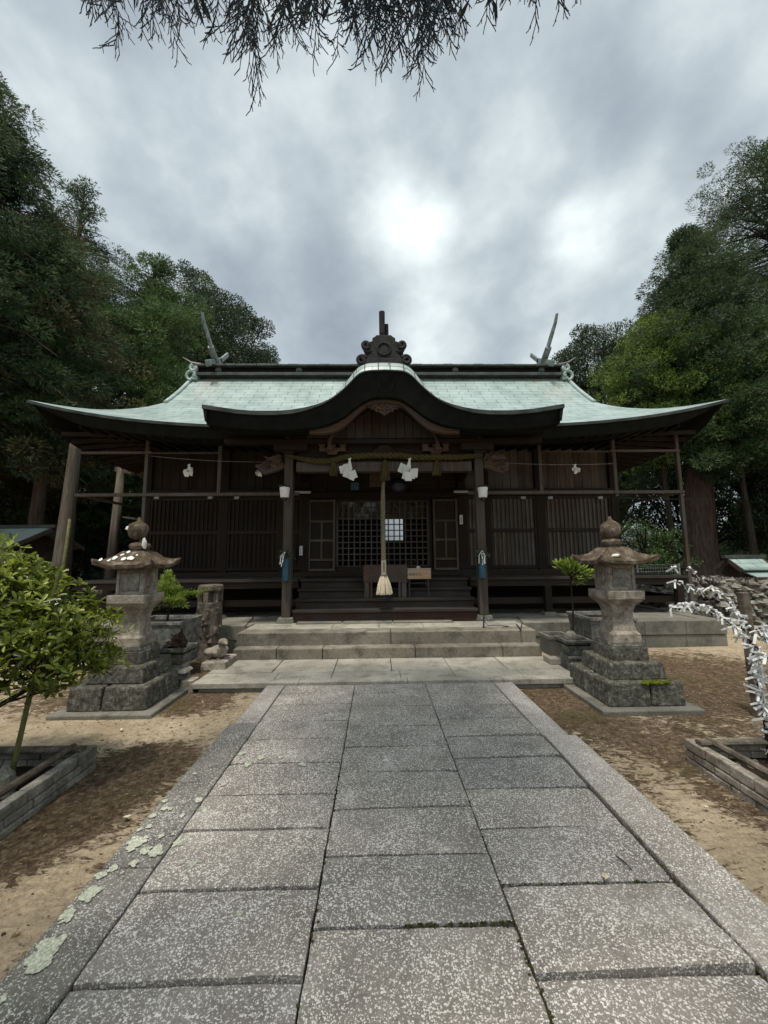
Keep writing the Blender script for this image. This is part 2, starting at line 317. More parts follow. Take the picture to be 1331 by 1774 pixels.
# ------------------------------------------------------------------ mesh helpers
WORLD = {}
def wloc(o): return WORLD.get(o.name, Vector((0, 0, 0)))
class MB:
    def __init__(s): s.v = []; s.f = []; s.uv = None
    def add(s, vs, fs):
        b = len(s.v); s.v.extend([tuple(v) for v in vs]); s.f.extend([tuple(b + i for i in f) for f in fs]); return s
    def hexa(s, p):   # 8 points: bottom 4 ccw, top 4 ccw
        return s.add(p, [(0, 3, 2, 1), (4, 5, 6, 7), (0, 1, 5, 4), (1, 2, 6, 5), (2, 3, 7, 6), (3, 0, 4, 7)])
    def box(s, x0, x1, y0, y1, z0, z1):
        return s.hexa([(x0, y0, z0), (x1, y0, z0), (x1, y1, z0), (x0, y1, z0), (x0, y0, z1), (x1, y0, z1), (x1, y1, z1), (x0, y1, z1)])
    def frus(s, cx, cy, z0, w0, d0, z1, w1, d1):
        return s.hexa([(cx - w0, cy - d0, z0), (cx + w0, cy - d0, z0), (cx + w0, cy + d0, z0), (cx - w0, cy + d0, z0), (cx - w1, cy - d1, z1), (cx + w1, cy - d1, z1), (cx + w1, cy + d1, z1), (cx - w1, cy + d1, z1)])
    def bar(s, a, b, w, h, up=(0, 0, 1)):
        a, b = Vector(a), Vector(b); d = (b - a).normalized(); u = Vector(up)
        sd = d.cross(u)
        if sd.length < 1e-4: sd = d.cross(Vector((0, 1, 0)))
        sd.normalize(); u = sd.cross(d).normalized(); sd *= w / 2; u *= h / 2
        return s.hexa([a - sd - u, a + sd - u, b + sd - u, b - sd - u, a - sd + u, a + sd + u, b + sd + u, b - sd + u])
    def tube(s, pts, r, n=8, cap=True):
        pts = [Vector(p) for p in pts]; k = len(pts)
        rs = list(r) if hasattr(r, '__len__') else [r] * k
        b = len(s.v); ref = Vector((0.123, 0.456, 0.789))
        prev = None
        for i, p in enumerate(pts):
            d = (pts[min(i + 1, k - 1)] - pts[max(i - 1, 0)]).normalized()
            if prev is None:
                a = d.cross(Vector((0, 0, 1)) if abs(d.z) < 0.9 else Vector((0, 1, 0))).normalized()
            else:
                a = (prev - d * prev.dot(d)).normalized()
            prev = a; c = d.cross(a)
            for j in range(n):
                t = 2 * pi * j / n
                s.v.append(tuple(p + (a * cos(t) + c * sin(t)) * rs[i]))
        for i in range(k - 1):
            for j in range(n):
                j2 = (j + 1) % n
                s.f.append((b + i * n + j, b + i * n + j2, b + (i + 1) * n + j2, b + (i + 1) * n + j))
        if cap:
            s.f.append(tuple(b + j for j in range(n))[::-1]); s.f.append(tuple(b + (k - 1) * n + j for j in range(n)))
        return s
    def lathe(s, c, prof, n=20, sq=False, rot=0.0):
        b = len(s.v); cx, cy, cz = c
        for (r, z) in prof:
            for j in range(n):
                t = 2 * pi * j / n + rot
                s.v.append((cx + r * cos(t), cy + r * sin(t), cz + z))
        for i in range(len(prof) - 1):
            for j in range(n):
                j2 = (j + 1) % n
                s.f.append((b + i * n + j, b + i * n + j2, b + (i + 1) * n + j2, b + (i + 1) * n + j))
        s.f.append(tuple(b + j for j in range(n))[::-1]); s.f.append(tuple(b + (len(prof) - 1) * n + j for j in range(n)))
        return s
    def grid(s, P):   # P[i][j] points
        b = len(s.v); m = len(P[0])
        for row in P:
            for p in row: s.v.append(tuple(p))
        for i in range(len(P) - 1):
            for j in range(m - 1):
                s.f.append((b + i * m + j, b + i * m + j + 1, b + (i + 1) * m + j + 1, b + (i + 1) * m + j))
        return s
    def slab(s, top, bot):  # closed strip from two point rows lists (grids)
        n0 = len(s.v); m = len(top[0]); k = len(top)
        for g in (top, bot):
            for row in g:
                for p in row: s.v.append(tuple(p))
        o = k * m
        for i in range(k - 1):
            for j in range(m - 1):
                a, b_, c, d = n0 + i * m + j, n0 + i * m + j + 1, n0 + (i + 1) * m + j + 1, n0 + (i + 1) * m + j
                s.f.append((a, b_, c, d)); s.f.append((a + o, d + o, c + o, b_ + o))
        for j in range(m - 1):
            a, b_ = n0 + j, n0 + j + 1; s.f.append((a, a + o, b_ + o, b_))
            a, b_ = n0 + (k - 1) * m + j, n0 + (k - 1) * m + j + 1; s.f.append((a, b_, b_ + o, a + o))
        for i in range(k - 1):
            a, b_ = n0 + i * m, n0 + (i + 1) * m; s.f.append((a, b_, b_ + o, a + o))
            a, b_ = n0 + i * m + m - 1, n0 + (i + 1) * m + m - 1; s.f.append((a, a + o, b_ + o, b_))
        return s
    def poly(s, pts, d):     # extrude an outline (list of 3D points) by vector d
        n = len(pts); d = Vector(d)
        return s.add([Vector(p) for p in pts] + [Vector(p) + d for p in pts], [tuple(range(n)), tuple(range(2 * n - 1, n - 1, -1))] + [(i, i + n, (i + 1) % n + n, (i + 1) % n) for i in range(n)])
    def ball(s, c, r, n=10, sc=(1, 1, 1), jit=0.0, seed=0):
        b = len(s.v); c = Vector(c); rng = random.Random(seed)
        rows = n // 2 + 1; off = Vector((rng.random() * 50, rng.random() * 50, 0))
        for i in range(rows + 1):
            ph = pi * i / rows
            for j in range(n):
                t = 2 * pi * j / n
                u = Vector((sin(ph) * cos(t), sin(ph) * sin(t), cos(ph)))
                k = 1 + jit * mnoise.noise(u * 1.6 + off) * 1.6
                s.v.append((c.x + u.x * r * sc[0] * k, c.y + u.y * r * sc[1] * k, c.z + u.z * r * sc[2] * k))
        for i in range(rows):
            for j in range(n):
                j2 = (j + 1) % n
                s.f.append((b + i * n + j, b + (i + 1) * n + j, b + (i + 1) * n + j2, b + i * n + j2))
        return s
    def build(s, name, mat, parent=None, bevel=0.0, smooth=False, jitter=0.0, uv=None):
        o0 = wloc(parent) if parent is not None else Vector((0, 0, 0))
        me = bpy.data.meshes.new(name)
        vs = s.v
        if jitter:
            vs = []
            for v in s.v:
                q = Vector(v); n = mnoise.noise_vector(q * 7.3) + 0.5 * mnoise.noise_vector(q * 19.0)
                vs.append(tuple(q + n * jitter))
        me.from_pydata([(v[0] - o0.x, v[1] - o0.y, v[2] - o0.z) for v in vs], [], s.f)
        import bmesh
        bm = bmesh.new(); bm.from_mesh(me); bmesh.ops.recalc_face_normals(bm, faces=bm.faces); bm.to_mesh(me); bm.free()
        me.materials.append(MATS[mat])
        if smooth:
            me.polygons.foreach_set('use_smooth', [True] * len(me.polygons))
        if uv is not None:
            l = me.uv_layers.new(name='UVMap')
            for lp in me.loops: l.data[lp.index].uv = uv[lp.vertex_index]
        o = bpy.data.objects.new(name, me); col.objects.link(o)
        if parent is not None: o.parent = parent
        WORLD[o.name] = o0.copy()
        if bevel:
            md = o.modifiers.new('bevel', 'BEVEL'); md.width = bevel; md.segments = 2; md.limit_method = 'ANGLE'; md.angle_limit = R(40)
        if smooth:
            pass
        return o
def tag(o, label=None, cat=None, group=None, kind=None):
    if label: o['label'] = label
    if cat: o['category'] = cat
    if group: o['group'] = group
    if kind: o['kind'] = kind
    return o
def thing(name, loc, label, cat, group=None):
    o = bpy.data.objects.new(name, None); col.objects.link(o); o.location = loc
    o.empty_display_size = 0.1
    WORLD[o.name] = Vector(loc); return tag(o, label, cat, group)
def copy_tree(o, parent=None):
    c = o.copy(); col.objects.link(c); c.parent = parent
    for ch in list(o.children): copy_tree(ch, c)
    return c
def text_mesh(body, size, name, mat, parent, loc, rot, depth=0.002):
    c = bpy.data.curves.new(name, 'FONT'); c.body = body; c.size = size; c.extrude = depth; c.align_x = 'CENTER'; c.align_y = 'CENTER'
    t = bpy.data.objects.new('tmp', c); col.objects.link(t); bpy.context.view_layer.update()
    me = bpy.data.meshes.new_from_object(t.evaluated_get(bpy.context.evaluated_depsgraph_get()))
    bpy.data.objects.remove(t)
    me.materials.clear(); me.materials.append(MATS[mat])
    o = bpy.data.objects.new(name, me); col.objects.link(o)
    if parent is not None: o.parent = parent; o.location = Vector(loc) - wloc(parent)
    else: o.location = loc
    o.rotation_euler = rot; return o
def interp(xs, ys, x):
    return float(np.interp(x, xs, ys))
def crv(pts, n=200, sig=6):
    xs = np.linspace(pts[0][0], pts[-1][0], n); ys = np.interp(xs, [p[0] for p in pts], [p[1] for p in pts])
    k = np.exp(-0.5 * (np.arange(-3 * sig, 3 * sig + 1) / sig) ** 2); k /= k.sum()
    a = 2 * ys[0] - ys[1:3 * sig + 1][::-1]; b = 2 * ys[-1] - ys[-3 * sig - 1:-1][::-1]
    ys = np.convolve(np.concatenate([a, ys, b]), k, 'valid')
    return xs, ys
FOL = []
# ------------------------------------------------------------------ ground, approach, terrace
GZ = -0.08
g = MB()
xs = [-400, -60, -20] + [x * 0.5 for x in range(-30, 31)] + [20, 60, 400]
ys = [-400, -60, -10] + [y * 0.5 for y in range(-8, 61)] + [40, 80, 400]
def gz(x, y):
    z = GZ + 0.02 * mnoise.noise(Vector((x * 0.8, y * 0.8, 3)))
    return z
P_ = [[(x, y, gz(x, y)) for x in xs] for y in ys]
tag(g.grid(P_).build('ground', 'sand_ground', smooth=True), kind='structure')

path = MB(); rng = random.Random(3)
colsX = [(-1.092, -0.279), (-0.271, 0.553), (0.561, 1.366)]
joints = [[4.79, 4.517, 4.194, 3.783, 3.439, 3.062, 2.674, 2.355, 1.963, 1.573, 1.15, 0.7, 0.2, -0.6, -1.5, -2.5, -3.6],
          [4.79, 4.494, 4.125, 3.653, 3.281, 2.913, 2.521, 2.148, 1.77, 1.35, 0.95, 0.5, -0.3, -1.2, -2.2, -3.6],
          [4.79, 4.456, 4.106, 3.783, 3.423, 3.069, 2.694, 2.328, 1.95, 1.558, 1.1, 0.6, 0, -0.8, -1.8, -3.6]]
for ci, (x0, x1) in enumerate(colsX):
    J = joints[ci]
    for i in range(len(J) - 1):
        y1, y0 = J[i], J[i + 1]; gp = 0.0075
        z = [rng.uniform(-0.005, 0.005) for _ in range(4)]
        sk = rng.uniform(-0.012, 0.012)
        if ci == 2 and i in (3, 4): z = [0.004, 0.017, 0.0, 0.0]
        if ci == 2 and i == 8: z = [0.008, 0.024, 0.0, 0.0]
        if ci == 0 and i in (7, 8): z = [0.003, 0.013, 0.0, 0.0] if i == 8 else [0.0, 0.005, 0, 0]
        cn = [(x0, y0 + gp, z[0]), (x1, y0 + gp + sk * .3, z[1]), (x1, y1 - gp + sk * .3, z[2]), (x0, y1 - gp, z[3])]
        top = []
        for e in range(4):
            a_, b_ = cn[e], cn[(e + 1) % 4]; k = 14 if e % 2 == 0 else 7
            for q in range(k):
                t = q / k; w = rng.uniform(-.0022, .0022) + (rng.uniform(-.004, 0) if rng.random() < .12 else 0)
                o = [(0, -w), (w, 0), (0, w), (-w, 0)][e] if q else (0, 0)
                cr = .004 if q == 0 else 0
                top.append(Vector((a_[0] + (b_[0] - a_[0]) * t + o[0], a_[1] + (b_[1] - a_[1]) * t + o[1], a_[2] + (b_[2] - a_[2]) * t - cr)))
        cz = sum(z) / 4; nn_ = len(top); ctr_ = Vector(((x0 + x1) / 2, (y0 + y1) / 2, cz + .001))
        ins = [q_.lerp(ctr_, .03) for q_ in top]
        path.add([q_ + Vector((0, 0, -.1)) for q_ in top] + [q_ + Vector((0, 0, -.004)) for q_ in top] + ins,
                 [(i_, (i_ + 1) % nn_, nn_ + (i_ + 1) % nn_, nn_ + i_) for i_ in range(nn_)] + [(nn_ + i_, nn_ + (i_ + 1) % nn_, 2 * nn_ + (i_ + 1) % nn_, 2 * nn_ + i_) for i_ in range(nn_)] + [tuple(range(2 * nn_, 3 * nn_))])
tag(path.build('path', 'granite_path'), kind='structure')
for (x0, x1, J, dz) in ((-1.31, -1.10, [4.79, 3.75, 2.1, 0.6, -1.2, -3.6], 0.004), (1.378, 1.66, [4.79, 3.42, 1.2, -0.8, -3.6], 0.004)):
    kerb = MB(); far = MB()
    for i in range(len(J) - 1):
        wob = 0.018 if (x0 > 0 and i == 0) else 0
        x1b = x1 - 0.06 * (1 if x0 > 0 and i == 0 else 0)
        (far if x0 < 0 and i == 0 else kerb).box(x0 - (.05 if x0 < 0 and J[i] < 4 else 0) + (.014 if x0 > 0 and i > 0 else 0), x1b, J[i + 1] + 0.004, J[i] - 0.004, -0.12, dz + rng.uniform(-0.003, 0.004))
    if far.v: tag(far.build('path_kerb', 'granite_kerb', bevel=0.009), kind='structure')  # far left stone paler: cleaner granite, with sunlight put into its colour
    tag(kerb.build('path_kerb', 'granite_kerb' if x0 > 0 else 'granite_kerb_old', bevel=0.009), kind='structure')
jf = MB().box(-1.30, 1.59, -3.6, 4.79, -0.2, -0.03)
tag(jf.build('joint_soil', 'soil'), kind='structure')
mj = MB(); rr = random.Random(77)       # tufts of moss in the slab joints
for (x0, y0, x1, y1, n) in ((0.557, 2.0, 0.557, 1.2, 110), (1.37, 2.25, 1.37, 1.2, 70), (0.1, 1.77, 0.55, 1.77, 90), (0.56, 1.95, 1.3, 1.95, 60), (-0.27, 3.2, -0.27, 1.2, 40), (-1.09, 2.0, -0.3, 1.963, 25), (0.557, 4.0, 0.557, 2.0, 40)):
    for k in range(n):
        t = rr.random(); x = x0 + (x1 - x0) * t + rr.gauss(0, 0.008); y = y0 + (y1 - y0) * t + rr.gauss(0, 0.008)
        mj.ball((x, y, -0.004), rr.uniform(0.003, 0.007), 5, (1.2, 1.2, 0.5), 0.3, k)
tag(mj.build('joint_moss', 'moss_dull'), kind='stuff')

ter = MB()
bx = [-2.2, -1.37, -0.58, 0.18, 0.955, 1.70, 2.45]
for i in range(6):
    ter.box(bx[i] + .005, bx[i + 1] - .005, 5.22, 5.84, -0.12, 0.03 + rng.uniform(-.003, .003))
    o = 0.0 if i % 2 else 0.03
    ter.box(bx[i] + .003 + (.1 if i else 0) * (i % 2), bx[i + 1] - .003 + (.1 if i < 5 else 0) * ((i + 1) % 2), 4.94, 5.208, -0.12, 0.03 + rng.uniform(-.003, .003))
for a, b in ((-2.2, -0.95), (-0.945, 0.35), (0.355, 1.5), (1.505, 2.42)):
    ter.box(a, b, 4.795, 4.932, -0.03, 0.032 + rng.uniform(-.003, .003))
ter.box(-2.14, 2.36, 4.84, 4.94, -0.15, -0.032)
tag(ter.build('terrace', 'granite_pale', bevel=0.006), kind='structure')

st = thing('stone_steps', (0.13, 5.85, 0.0), 'two broad granite steps rising from the approach to the shrine porch', 'steps')
def blocks(J, y0, y1, z0, z1, name):
    b = MB()
    for i in range(len(J) - 1):
        b.box(J[i] + .004, J[i + 1] - .004, y0, y1, z0, z1 + rng.uniform(-.004, .004))
    b.build(name, 'granite_step', st, bevel=0.014, jitter=0.0)
blocks([-2.11, -1.476, -0.806, 0.549, 1.839, 2.42], 5.845, 6.06, -0.1, 0.185, 'lower_step')
blocks([-2.13, 0.20, 2.42], 6.04, 6.36, -0.1, 0.372, 'upper_step')
pod = thing('stone_podium', (0.13, 6.7, 0), 'wide stone podium of two block courses carrying the whole shrine', 'stone platform')
pf = MB()
J = [-2.13, -1.5, -0.75, 0.02, 0.75, 1.42, 2.05, 2.42]
for i in range(7):
    pf.box(J[i] + .003, J[i + 1] - .003, 6.368, 6.93, -0.1, 0.362 + rng.uniform(-.003, .003))
pf.build('porch_paving', 'granite_pale', pod, bevel=0.005)
for side in (-1, 1):
    pm_ = MB()
    xa, xb = (-5.75, -2.14) if side < 0 else (2.43, 6.0)
    n = 5
    for k in range(n):
        a = xa + (xb - xa) * k / n; b = xa + (xb - xa) * (k + 1) / n; o = 0.35 if k < n - 1 else 0
        pm_.box(a + .003, b - .003, 6.72, 6.98, 0.13, 0.368 + rng.uniform(-.003, .003))
        pm_.box(a + .003, b - .003, 6.735, 7.0, -0.15, 0.126)
    xo = xa if side < 0 else xb - 0.25
    for k in range(6):
        pm_.box(xo, xo + .25, 6.99 + k * 1.1, 6.985 + (k + 1) * 1.1, -0.15, 0.365)
    pm_.build('edge_stones', 'granite_old', pod, bevel=0.012)
MB().box(-5.5, 5.74, 6.94, 13.4, -0.1, 0.35).build('podium_floor', 'granite_old', pod)
fr_ = MB()      # low threshold slabs under the first stair
for a, b in ((-0.6, 0.25), (0.27, 1.3), (-1.4, -0.62)): fr_.box(a, b, 6.80, 6.99, 0.35, 0.385)
fr_.build('threshold_slab', 'granite_old', pod, bevel=0.006)

# ------------------------------------------------------------------ shrine building
XC = 0.14
S = thing('shrine_building', (XC, 7.0, 0.36), 'dark timber shrine hall with a pale green copper roof and curved gable porch', 'shrine')
def part(name, mb, mat, parent=S, **k): return mb.build(name, mat, parent, **k)
RY = [7.0, 7.5, 8.0, 8.6, 9.1, 9.7, 10.3]; RZ = [3.93, 4.165, 4.44, 4.86, 5.28, 5.83, 6.46]
rpx, rpz = crv(list(zip(RY, RZ)), 120, 5)
def prof(y): return float(np.interp(y, rpx, rpz))
arc = np.concatenate([[0], np.cumsum(np.hypot(np.diff(rpx), np.diff(rpz)))])
def parc(y): return float(np.interp(y, rpx, arc))
EH, RH = 6.5, 5.2
def lift(u, s): return 0.47 * (abs(u) ** 3.6) * (1 - s) ** 1.5
def roofgrid(nu=60, nv=24, front=True):
    G = []; UV = []
    for j in range(nv + 1):
        y = 7.0 + 3.3 * j / nv; s = min(1.0, (y - 7.0) / 2.1)
        w = EH - (EH - RH) * s
        row = []
        for i in range(nu + 1):
            u = -1 + 2 * i / nu
            x = XC + u * w; z = prof(y) + lift(u, s)
            yy = y - 0.12 * abs(u) ** 3 * (1 - s)
            row.append((x, yy if front else 20.6 - yy, z)); UV.append((u * w + 20, parc(y)))
        G.append(row)
    return G, UV
G, UV = roofgrid()
rf = MB(); rf.grid(G)
roof = part('roof', rf, 'copper', uv=UV, smooth=True)
G2, UV2 = roofgrid(front=False); rf = MB(); rf.grid(G2); part('rear_roof', rf, 'copper', uv=UV2, smooth=True)
for sgn in (-1, 1):       # hipped skirts at both ends
    G3 = []; UV3 = []
    for j in range(13):
        s = j / 12; x = XC + sgn * (EH - (EH - RH) * s); ya = 7.0 + 2.1 * s; yb = 20.6 - ya; row = []
        for i in range(31):
            u = -1 + 2 * i / 30; y = (ya + yb) / 2 + u * (yb - ya) / 2
            z = prof(ya) + lift(u, s); 
            yy = y - (-1 if u > 0 else 1) * 0.12 * (1 - s) * (1 if abs(u) > .99 else abs(u) ** 12)
            row.append((x + sgn * 0.0, yy, z)); UV3.append((y, parc(ya)))
        G3.append(row)
    rf = MB(); rf.grid(G3); part('skirt_roof', rf, 'copper', uv=UV3, smooth=True)
    gb = MB(); xg = XC + sgn * (RH - 0.25)      # gable triangle
    ptsf = [(xg, y, prof(y) - 0.02) for y in np.linspace(9.1, 10.3, 8)]; ptsb = [(xg, 20.6 - p[1], p[2]) for p in ptsf[:-1]][::-1]
    gb.poly(ptsf + ptsb, (sgn * -0.05, 0, 0)); part('gable_wall', gb, 'wood_dark')
    # verge roll along the gable edge
    vb = MB(); vb.tube([(XC + sgn * (RH + 0.0), y, prof(y) + 0.02) for y in np.linspace(9.0, 10.3, 10)], 0.05, 8)
    vb.tube([(XC + sgn * (RH + 0.0), 20.6 - y, prof(y) + 0.02) for y in np.linspace(9.0, 10.3, 10)], 0.05, 8)
    part('verge', vb, 'copper_plain', smooth=True)
# eave edge: thin copper lip, thick dark fascia, then soffit running in to the wall
def eave_line(u, out=0.0):
    return Vector((XC + u * (EH + out), 7.0 - 0.12 * abs(u) ** 3 - out, prof(7.0) + lift(u, 0)))
us = np.linspace(-1, 1, 61)
lip = MB(); T = [[eave_line(u) + Vector((0, -0.012, 0.004)) for u in us], [eave_line(u) + Vector((0, 0.06, 0.004 + .02)) for u in us]]
B = [[eave_line(u) + Vector((0, -0.012, -0.055)) for u in us], [eave_line(u) + Vector((0, 0.06, -0.055)) for u in us]]
T = [[p - Vector((0, 0, .012)) for p in r] for r in T]
lip.slab(T, B); part('eave_lip', lip, 'copper_edge')
fa = MB()
T = [[eave_line(u) + Vector((0, 0.02, -0.058)) for u in us], [Vector((XC + u * (EH - .37), 7.6 - .06 * abs(u) ** 3, prof(7.6) + lift(u, .286) - .06)) for u in us]]
def fdrop(u): return 0.06 + 0.18 * min(1.0, (1 - abs(u)) / 0.13) ** 0.75
B = [[eave_line(u) + Vector((-0.12 * u * abs(u) ** 8, 0.13, -fdrop(u))) for u in us], [eave_line(u) + Vector((-.6 * u * abs(u) ** 8, 0.6, -fdrop(u) + 0.0)) for u in us]]
fa.slab(T, B); part('fascia', fa, 'fascia_black')
for sgn in (-1, 1):
    sf = MB(); ys_ = np.linspace(-1, 1, 41)
    def e2(v, dx, dz): return Vector((XC + sgn * (EH - dx), 10.3 + v * 3.42 - (0.12 if v > 0 else -0.12) * 0 , prof(7.0) + lift(v, 0) + dz))
    def top2(v, s, dz): w_ = 3.42 - 2.1 * s; return Vector((XC + sgn * (EH - 1.3 * s), 10.3 + v * w_, prof(7 + 2.1 * s) + lift(v, s) + dz))
    sf.slab([[top2(v, 0.01, -.02) for v in ys_], [top2(v, .45, -.06) for v in ys_]], [[top2(v, .06, -.03) + Vector((0, 0, -fdrop(v) )) for v in ys_], [top2(v, .45, -.1) - Vector((0, 0, .42 * min(1, (1 - abs(v)) / .2))) for v in ys_]])
    part('side_fascia', sf, 'fascia_black')
# soffit: board surface from eave to wall
so_ = MB()
def soff(u, s):
    y = 7.4 + s * 1.3; w = EH - 0.45 - 0.9 * s
    return Vector((XC + u * w, y, prof(7.0) - 0.16 + lift(u, 0) * (1 - s) + 0.22 * s))
so_.grid([[soff(u, s) for u in us] for s in (0, .33, .66, 1.0)])
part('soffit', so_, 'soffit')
for sgn in (-1, 1):
    q = MB(); rows = []
    for s in (0, .33, .66, 1.0):
        rows.append([Vector((XC + sgn * (EH - 0.45 - 0.9 * s), 10.3 + v * (2.9 - 1.3 * s), prof(7.0) - 0.16 + lift(v, 0) * (1 - s) + 0.22 * s)) for v in np.linspace(-1, 1, 21)])
    q.grid(rows); part('side_soffit', q, 'soffit')
ra = MB()
for k in range(-23, 24):
    x = XC + k * 0.26
    u = k * 0.26 / EH; 
    if abs(x - XC) > 5.95: continue
    zt = prof(7.0) - 0.20
    ra.bar((x, 7.15, zt + lift(u, 0) - 0.03), (x * 1.0 - 0.06 * u, 8.7, zt + 0.19), 0.05, 0.075)
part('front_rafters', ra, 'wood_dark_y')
for sgn in (-1, 1):
    ra = MB()
    for k in range(24):
        y = 7.5 + k * 0.26; v = (y - 10.3) / 3.3
        if abs(v) > 0.9: continue
        zt = prof(7.0) - 0.20
        ra.bar((XC + sgn * 6.33, y, zt + lift(v, 0) - 0.03), (XC + sgn * 5.0, y, zt + 0.19), 0.05, 0.075)
    part('side_rafters', ra, 'wood_dark_x')
# ridge
zr = prof(10.3)
r_ = MB(); r_.box(XC - 5.05, XC + 5.05, 10.06, 10.54, zr - 0.02, zr + 0.055); r_.box(XC - 5.05, XC + 5.05, 10.12, 10.48, zr + 0.05, zr + 0.075)
rb = part('ridge', r_, 'copper_dark')
MB().box(XC - 5.0, XC + 5.0, 10.16, 10.44, zr + 0.07, zr + 0.23).build('ridge_side', 'fascia_black', rb)
c_ = MB()
for k in range(36):
    x0 = XC - 5.08 + k * 0.2823; c_.box(x0 + .002, x0 + .2803, 10.04, 10.56, zr + 0.232, zr + 0.285 + (0.008 if k % 3 == 0 else 0))
c_.build('ridge_cap', 'copper_dark', rb, bevel=0.01)
for dx in (-2.25, 2.05, -4.45, 4.45, 0.0):
    d = MB(); c = (XC + dx, 10.13, zr + 0.15)
    d.poly([(c[0] + .085 * cos(t), 10.155, c[2] + .085 * sin(t)) for t in np.linspace(0, 2 * pi, 20, endpoint=False)], (0, -0.035, 0))
    d.poly([(c[0] + .05 * cos(t), 10.12, c[2] + .05 * sin(t)) for t in np.linspace(0, 2 * pi, 16, endpoint=False)], (0, -0.02, 0))
    d.build('ridge_crest', 'copper_dark', rb)
for sgn in (-1, 1):      # scroll shaped end tiles with upturned tips
    x0 = XC + sgn * 5.06; e = MB()
    pts = []
    for t in np.linspace(-0.6, 4.2, 26):
        rr_ = 0.20 - 0.018 * t; pts.append((x0 + sgn * 0.04, 10.12 - 0.10 + rr_ * 0.55 * sin(t + 1.2) , zr + 0.12 - 0.02 + rr_ * cos(t + 1.2) - 0.05 * t * 0))
    scr = []
    for t in np.linspace(0, 1, 30):   # an S scroll seen from the front
        a = -pi * 0.5 + t * pi * 1.7; rad = 0.15 * (1 - 0.45 * t)
        scr.append(Vector((x0 + sgn * (0.07 + rad * cos(a)), 10.05, zr - 0.03 + rad * sin(a))))
    e.tube(scr, 0.04, 8)
    scr2 = [Vector((x0 + sgn * (0.02 + 0.10 * (1 - .4 * t) * cos(pi * .4 - t * pi * 1.6)), 10.05, zr + 0.17 + 0.10 * (1 - .4 * t) * sin(pi * .4 - t * pi * 1.6))) for t in np.linspace(0, 1, 20)]
    e.tube(scr2, 0.045, 8); e.box(x0 - 0.06, x0 + 0.06, 10.06, 10.5, zr - 0.15, zr + 0.26)
    e.build('ridge_end_scroll', 'copper_plain', rb, smooth=False, bevel=0.01)
    t_ = MB(); t_.tube([Vector((x0 - sgn * .1, 10.2, zr + .33)), Vector((x0 + sgn * .15, 10.15, zr + .36)), Vector((x0 + sgn * .36, 10.1, zr + .50))], [0.05, 0.045, 0.015], 8)
    t_.build('ridge_horn', 'copper_dark', rb)
    # crossed finials over the ridge, in the plane across it
    xk = XC + sgn * 4.62
    ch = MB()
    ch.tube([(xk, 10.85, zr + 0.12), (xk, 10.35, zr + 0.50), (xk, 9.98, zr + 0.74)], [0.085, 0.09, 0.085], 10)
    ch.poly([(xk - .03, 10.02, zr + .66), (xk - .03, 9.72, zr + .92), (xk - .03, 9.48, zr + 1.14), (xk - .03, 9.38, zr + 1.34), (xk - .03, 9.44, zr + 1.34), (xk - .03, 9.58, zr + 1.18), (xk - .03, 9.82, zr + 1.02), (xk - .03, 10.1, zr + .78)], (0.06, 0, 0))
    ch.bar((xk, 9.78, zr + 0.16), (xk, 10.7, zr + 0.72), 0.06, 0.16); ch.bar((xk, 10.62, zr + 0.66), (xk, 11.15, zr + 1.15), 0.06, 0.12)
    part('crossed_finial', ch, 'copper_grey', bevel=0.008)

# porch roof with the cusped gable
FX, FZ = crv([(0, 4.625), (.28, 4.615), (.40, 4.585), (.50, 4.50), (.60, 4.375), (.74, 4.24), (.88, 4.125), (1.08, 4.03), (1.27, 3.975), (1.5, 3.93), (1.79, 3.905), (2.15, 3.905), (2.5, 3.935), (3.02, 4.02)], 300, 5)
FZ[:20] = np.minimum(FZ[:20], 4.625)
def F_(d): return float(np.interp(abs(d), FX, FZ))
GX, GZ_ = crv([(0, 4.20), (.18, 4.195), (.30, 4.16), (.45, 4.06), (.60, 3.93), (.75, 3.82), (.95, 3.725), (1.15, 3.675), (1.4, 3.645), (1.8, 3.625), (2.3, 3.635), (3.02, 3.72)], 300, 6)
def G_(d): return float(np.interp(abs(d), GX, GZ_))
PH = 3.02; PY = 6.2
pu = np.concatenate([np.linspace(-PH, -1.9, 14)[:-1], np.linspace(-1.9, 1.9, 81), np.linspace(1.9, PH, 14)[1:]])
def lipL(d): return 0.03 + 0.23 * math.exp(-(d / 0.85) ** 4)
def pz(d, y):
    f = F_(d); r = 0.36 * (y - PY - .2); L = lipL(d); t = min(1, max(0, (y - PY) / 0.25))
    up = L * math.sin(t * pi / 2) ** 0.8 if t > 0 else 0
    rise = max(0.0, r - (f - 3.905) * 0.95)
    return f + up + max(0, rise)
prow = [0, .04, .1, .17, .25, .4, .6, .9, 1.2, 1.6, 2.0, 2.5, 3.0, 3.4]
GP = []; UVP = []
for k in prow:
    row = []
    for d in pu:
        x = XC + d * (1 - 0.02 * k)
        row.append((x, PY + k + 0.05 * abs(d / PH) ** 3 * 0, pz(d, PY + k)))
        UVP.append((d * 1.0 + 20.0 + (0.25 if k > .2 else 0), k + (0 if k > .2 else -0.05)))
    GP.append(row)
pr_ = MB(); pr_.grid(GP); porch = part('porch_roof', pr_, 'copper', uv=UVP, smooth=True)
seam = MB()     # raised seams over the rolled front edge
for d in [s_ * q for q in (0.1, .33, .52, .66, .8, .96, 1.14, 1.36) for s_ in (-1, 1)]:
    seam.tube([(XC + d, PY + k, pz(d, PY + k) + 0.004) for k in (0, .04, .1, .17, .25)], 0.008, 5)
seam.build('edge_seams', 'copper_dark', porch)
ff = MB()
T = [[Vector((XC + d, PY + 0.01, F_(d) - 0.01)) for d in pu], [Vector((XC + d, PY + 0.35, F_(d) - 0.03)) for d in pu]]
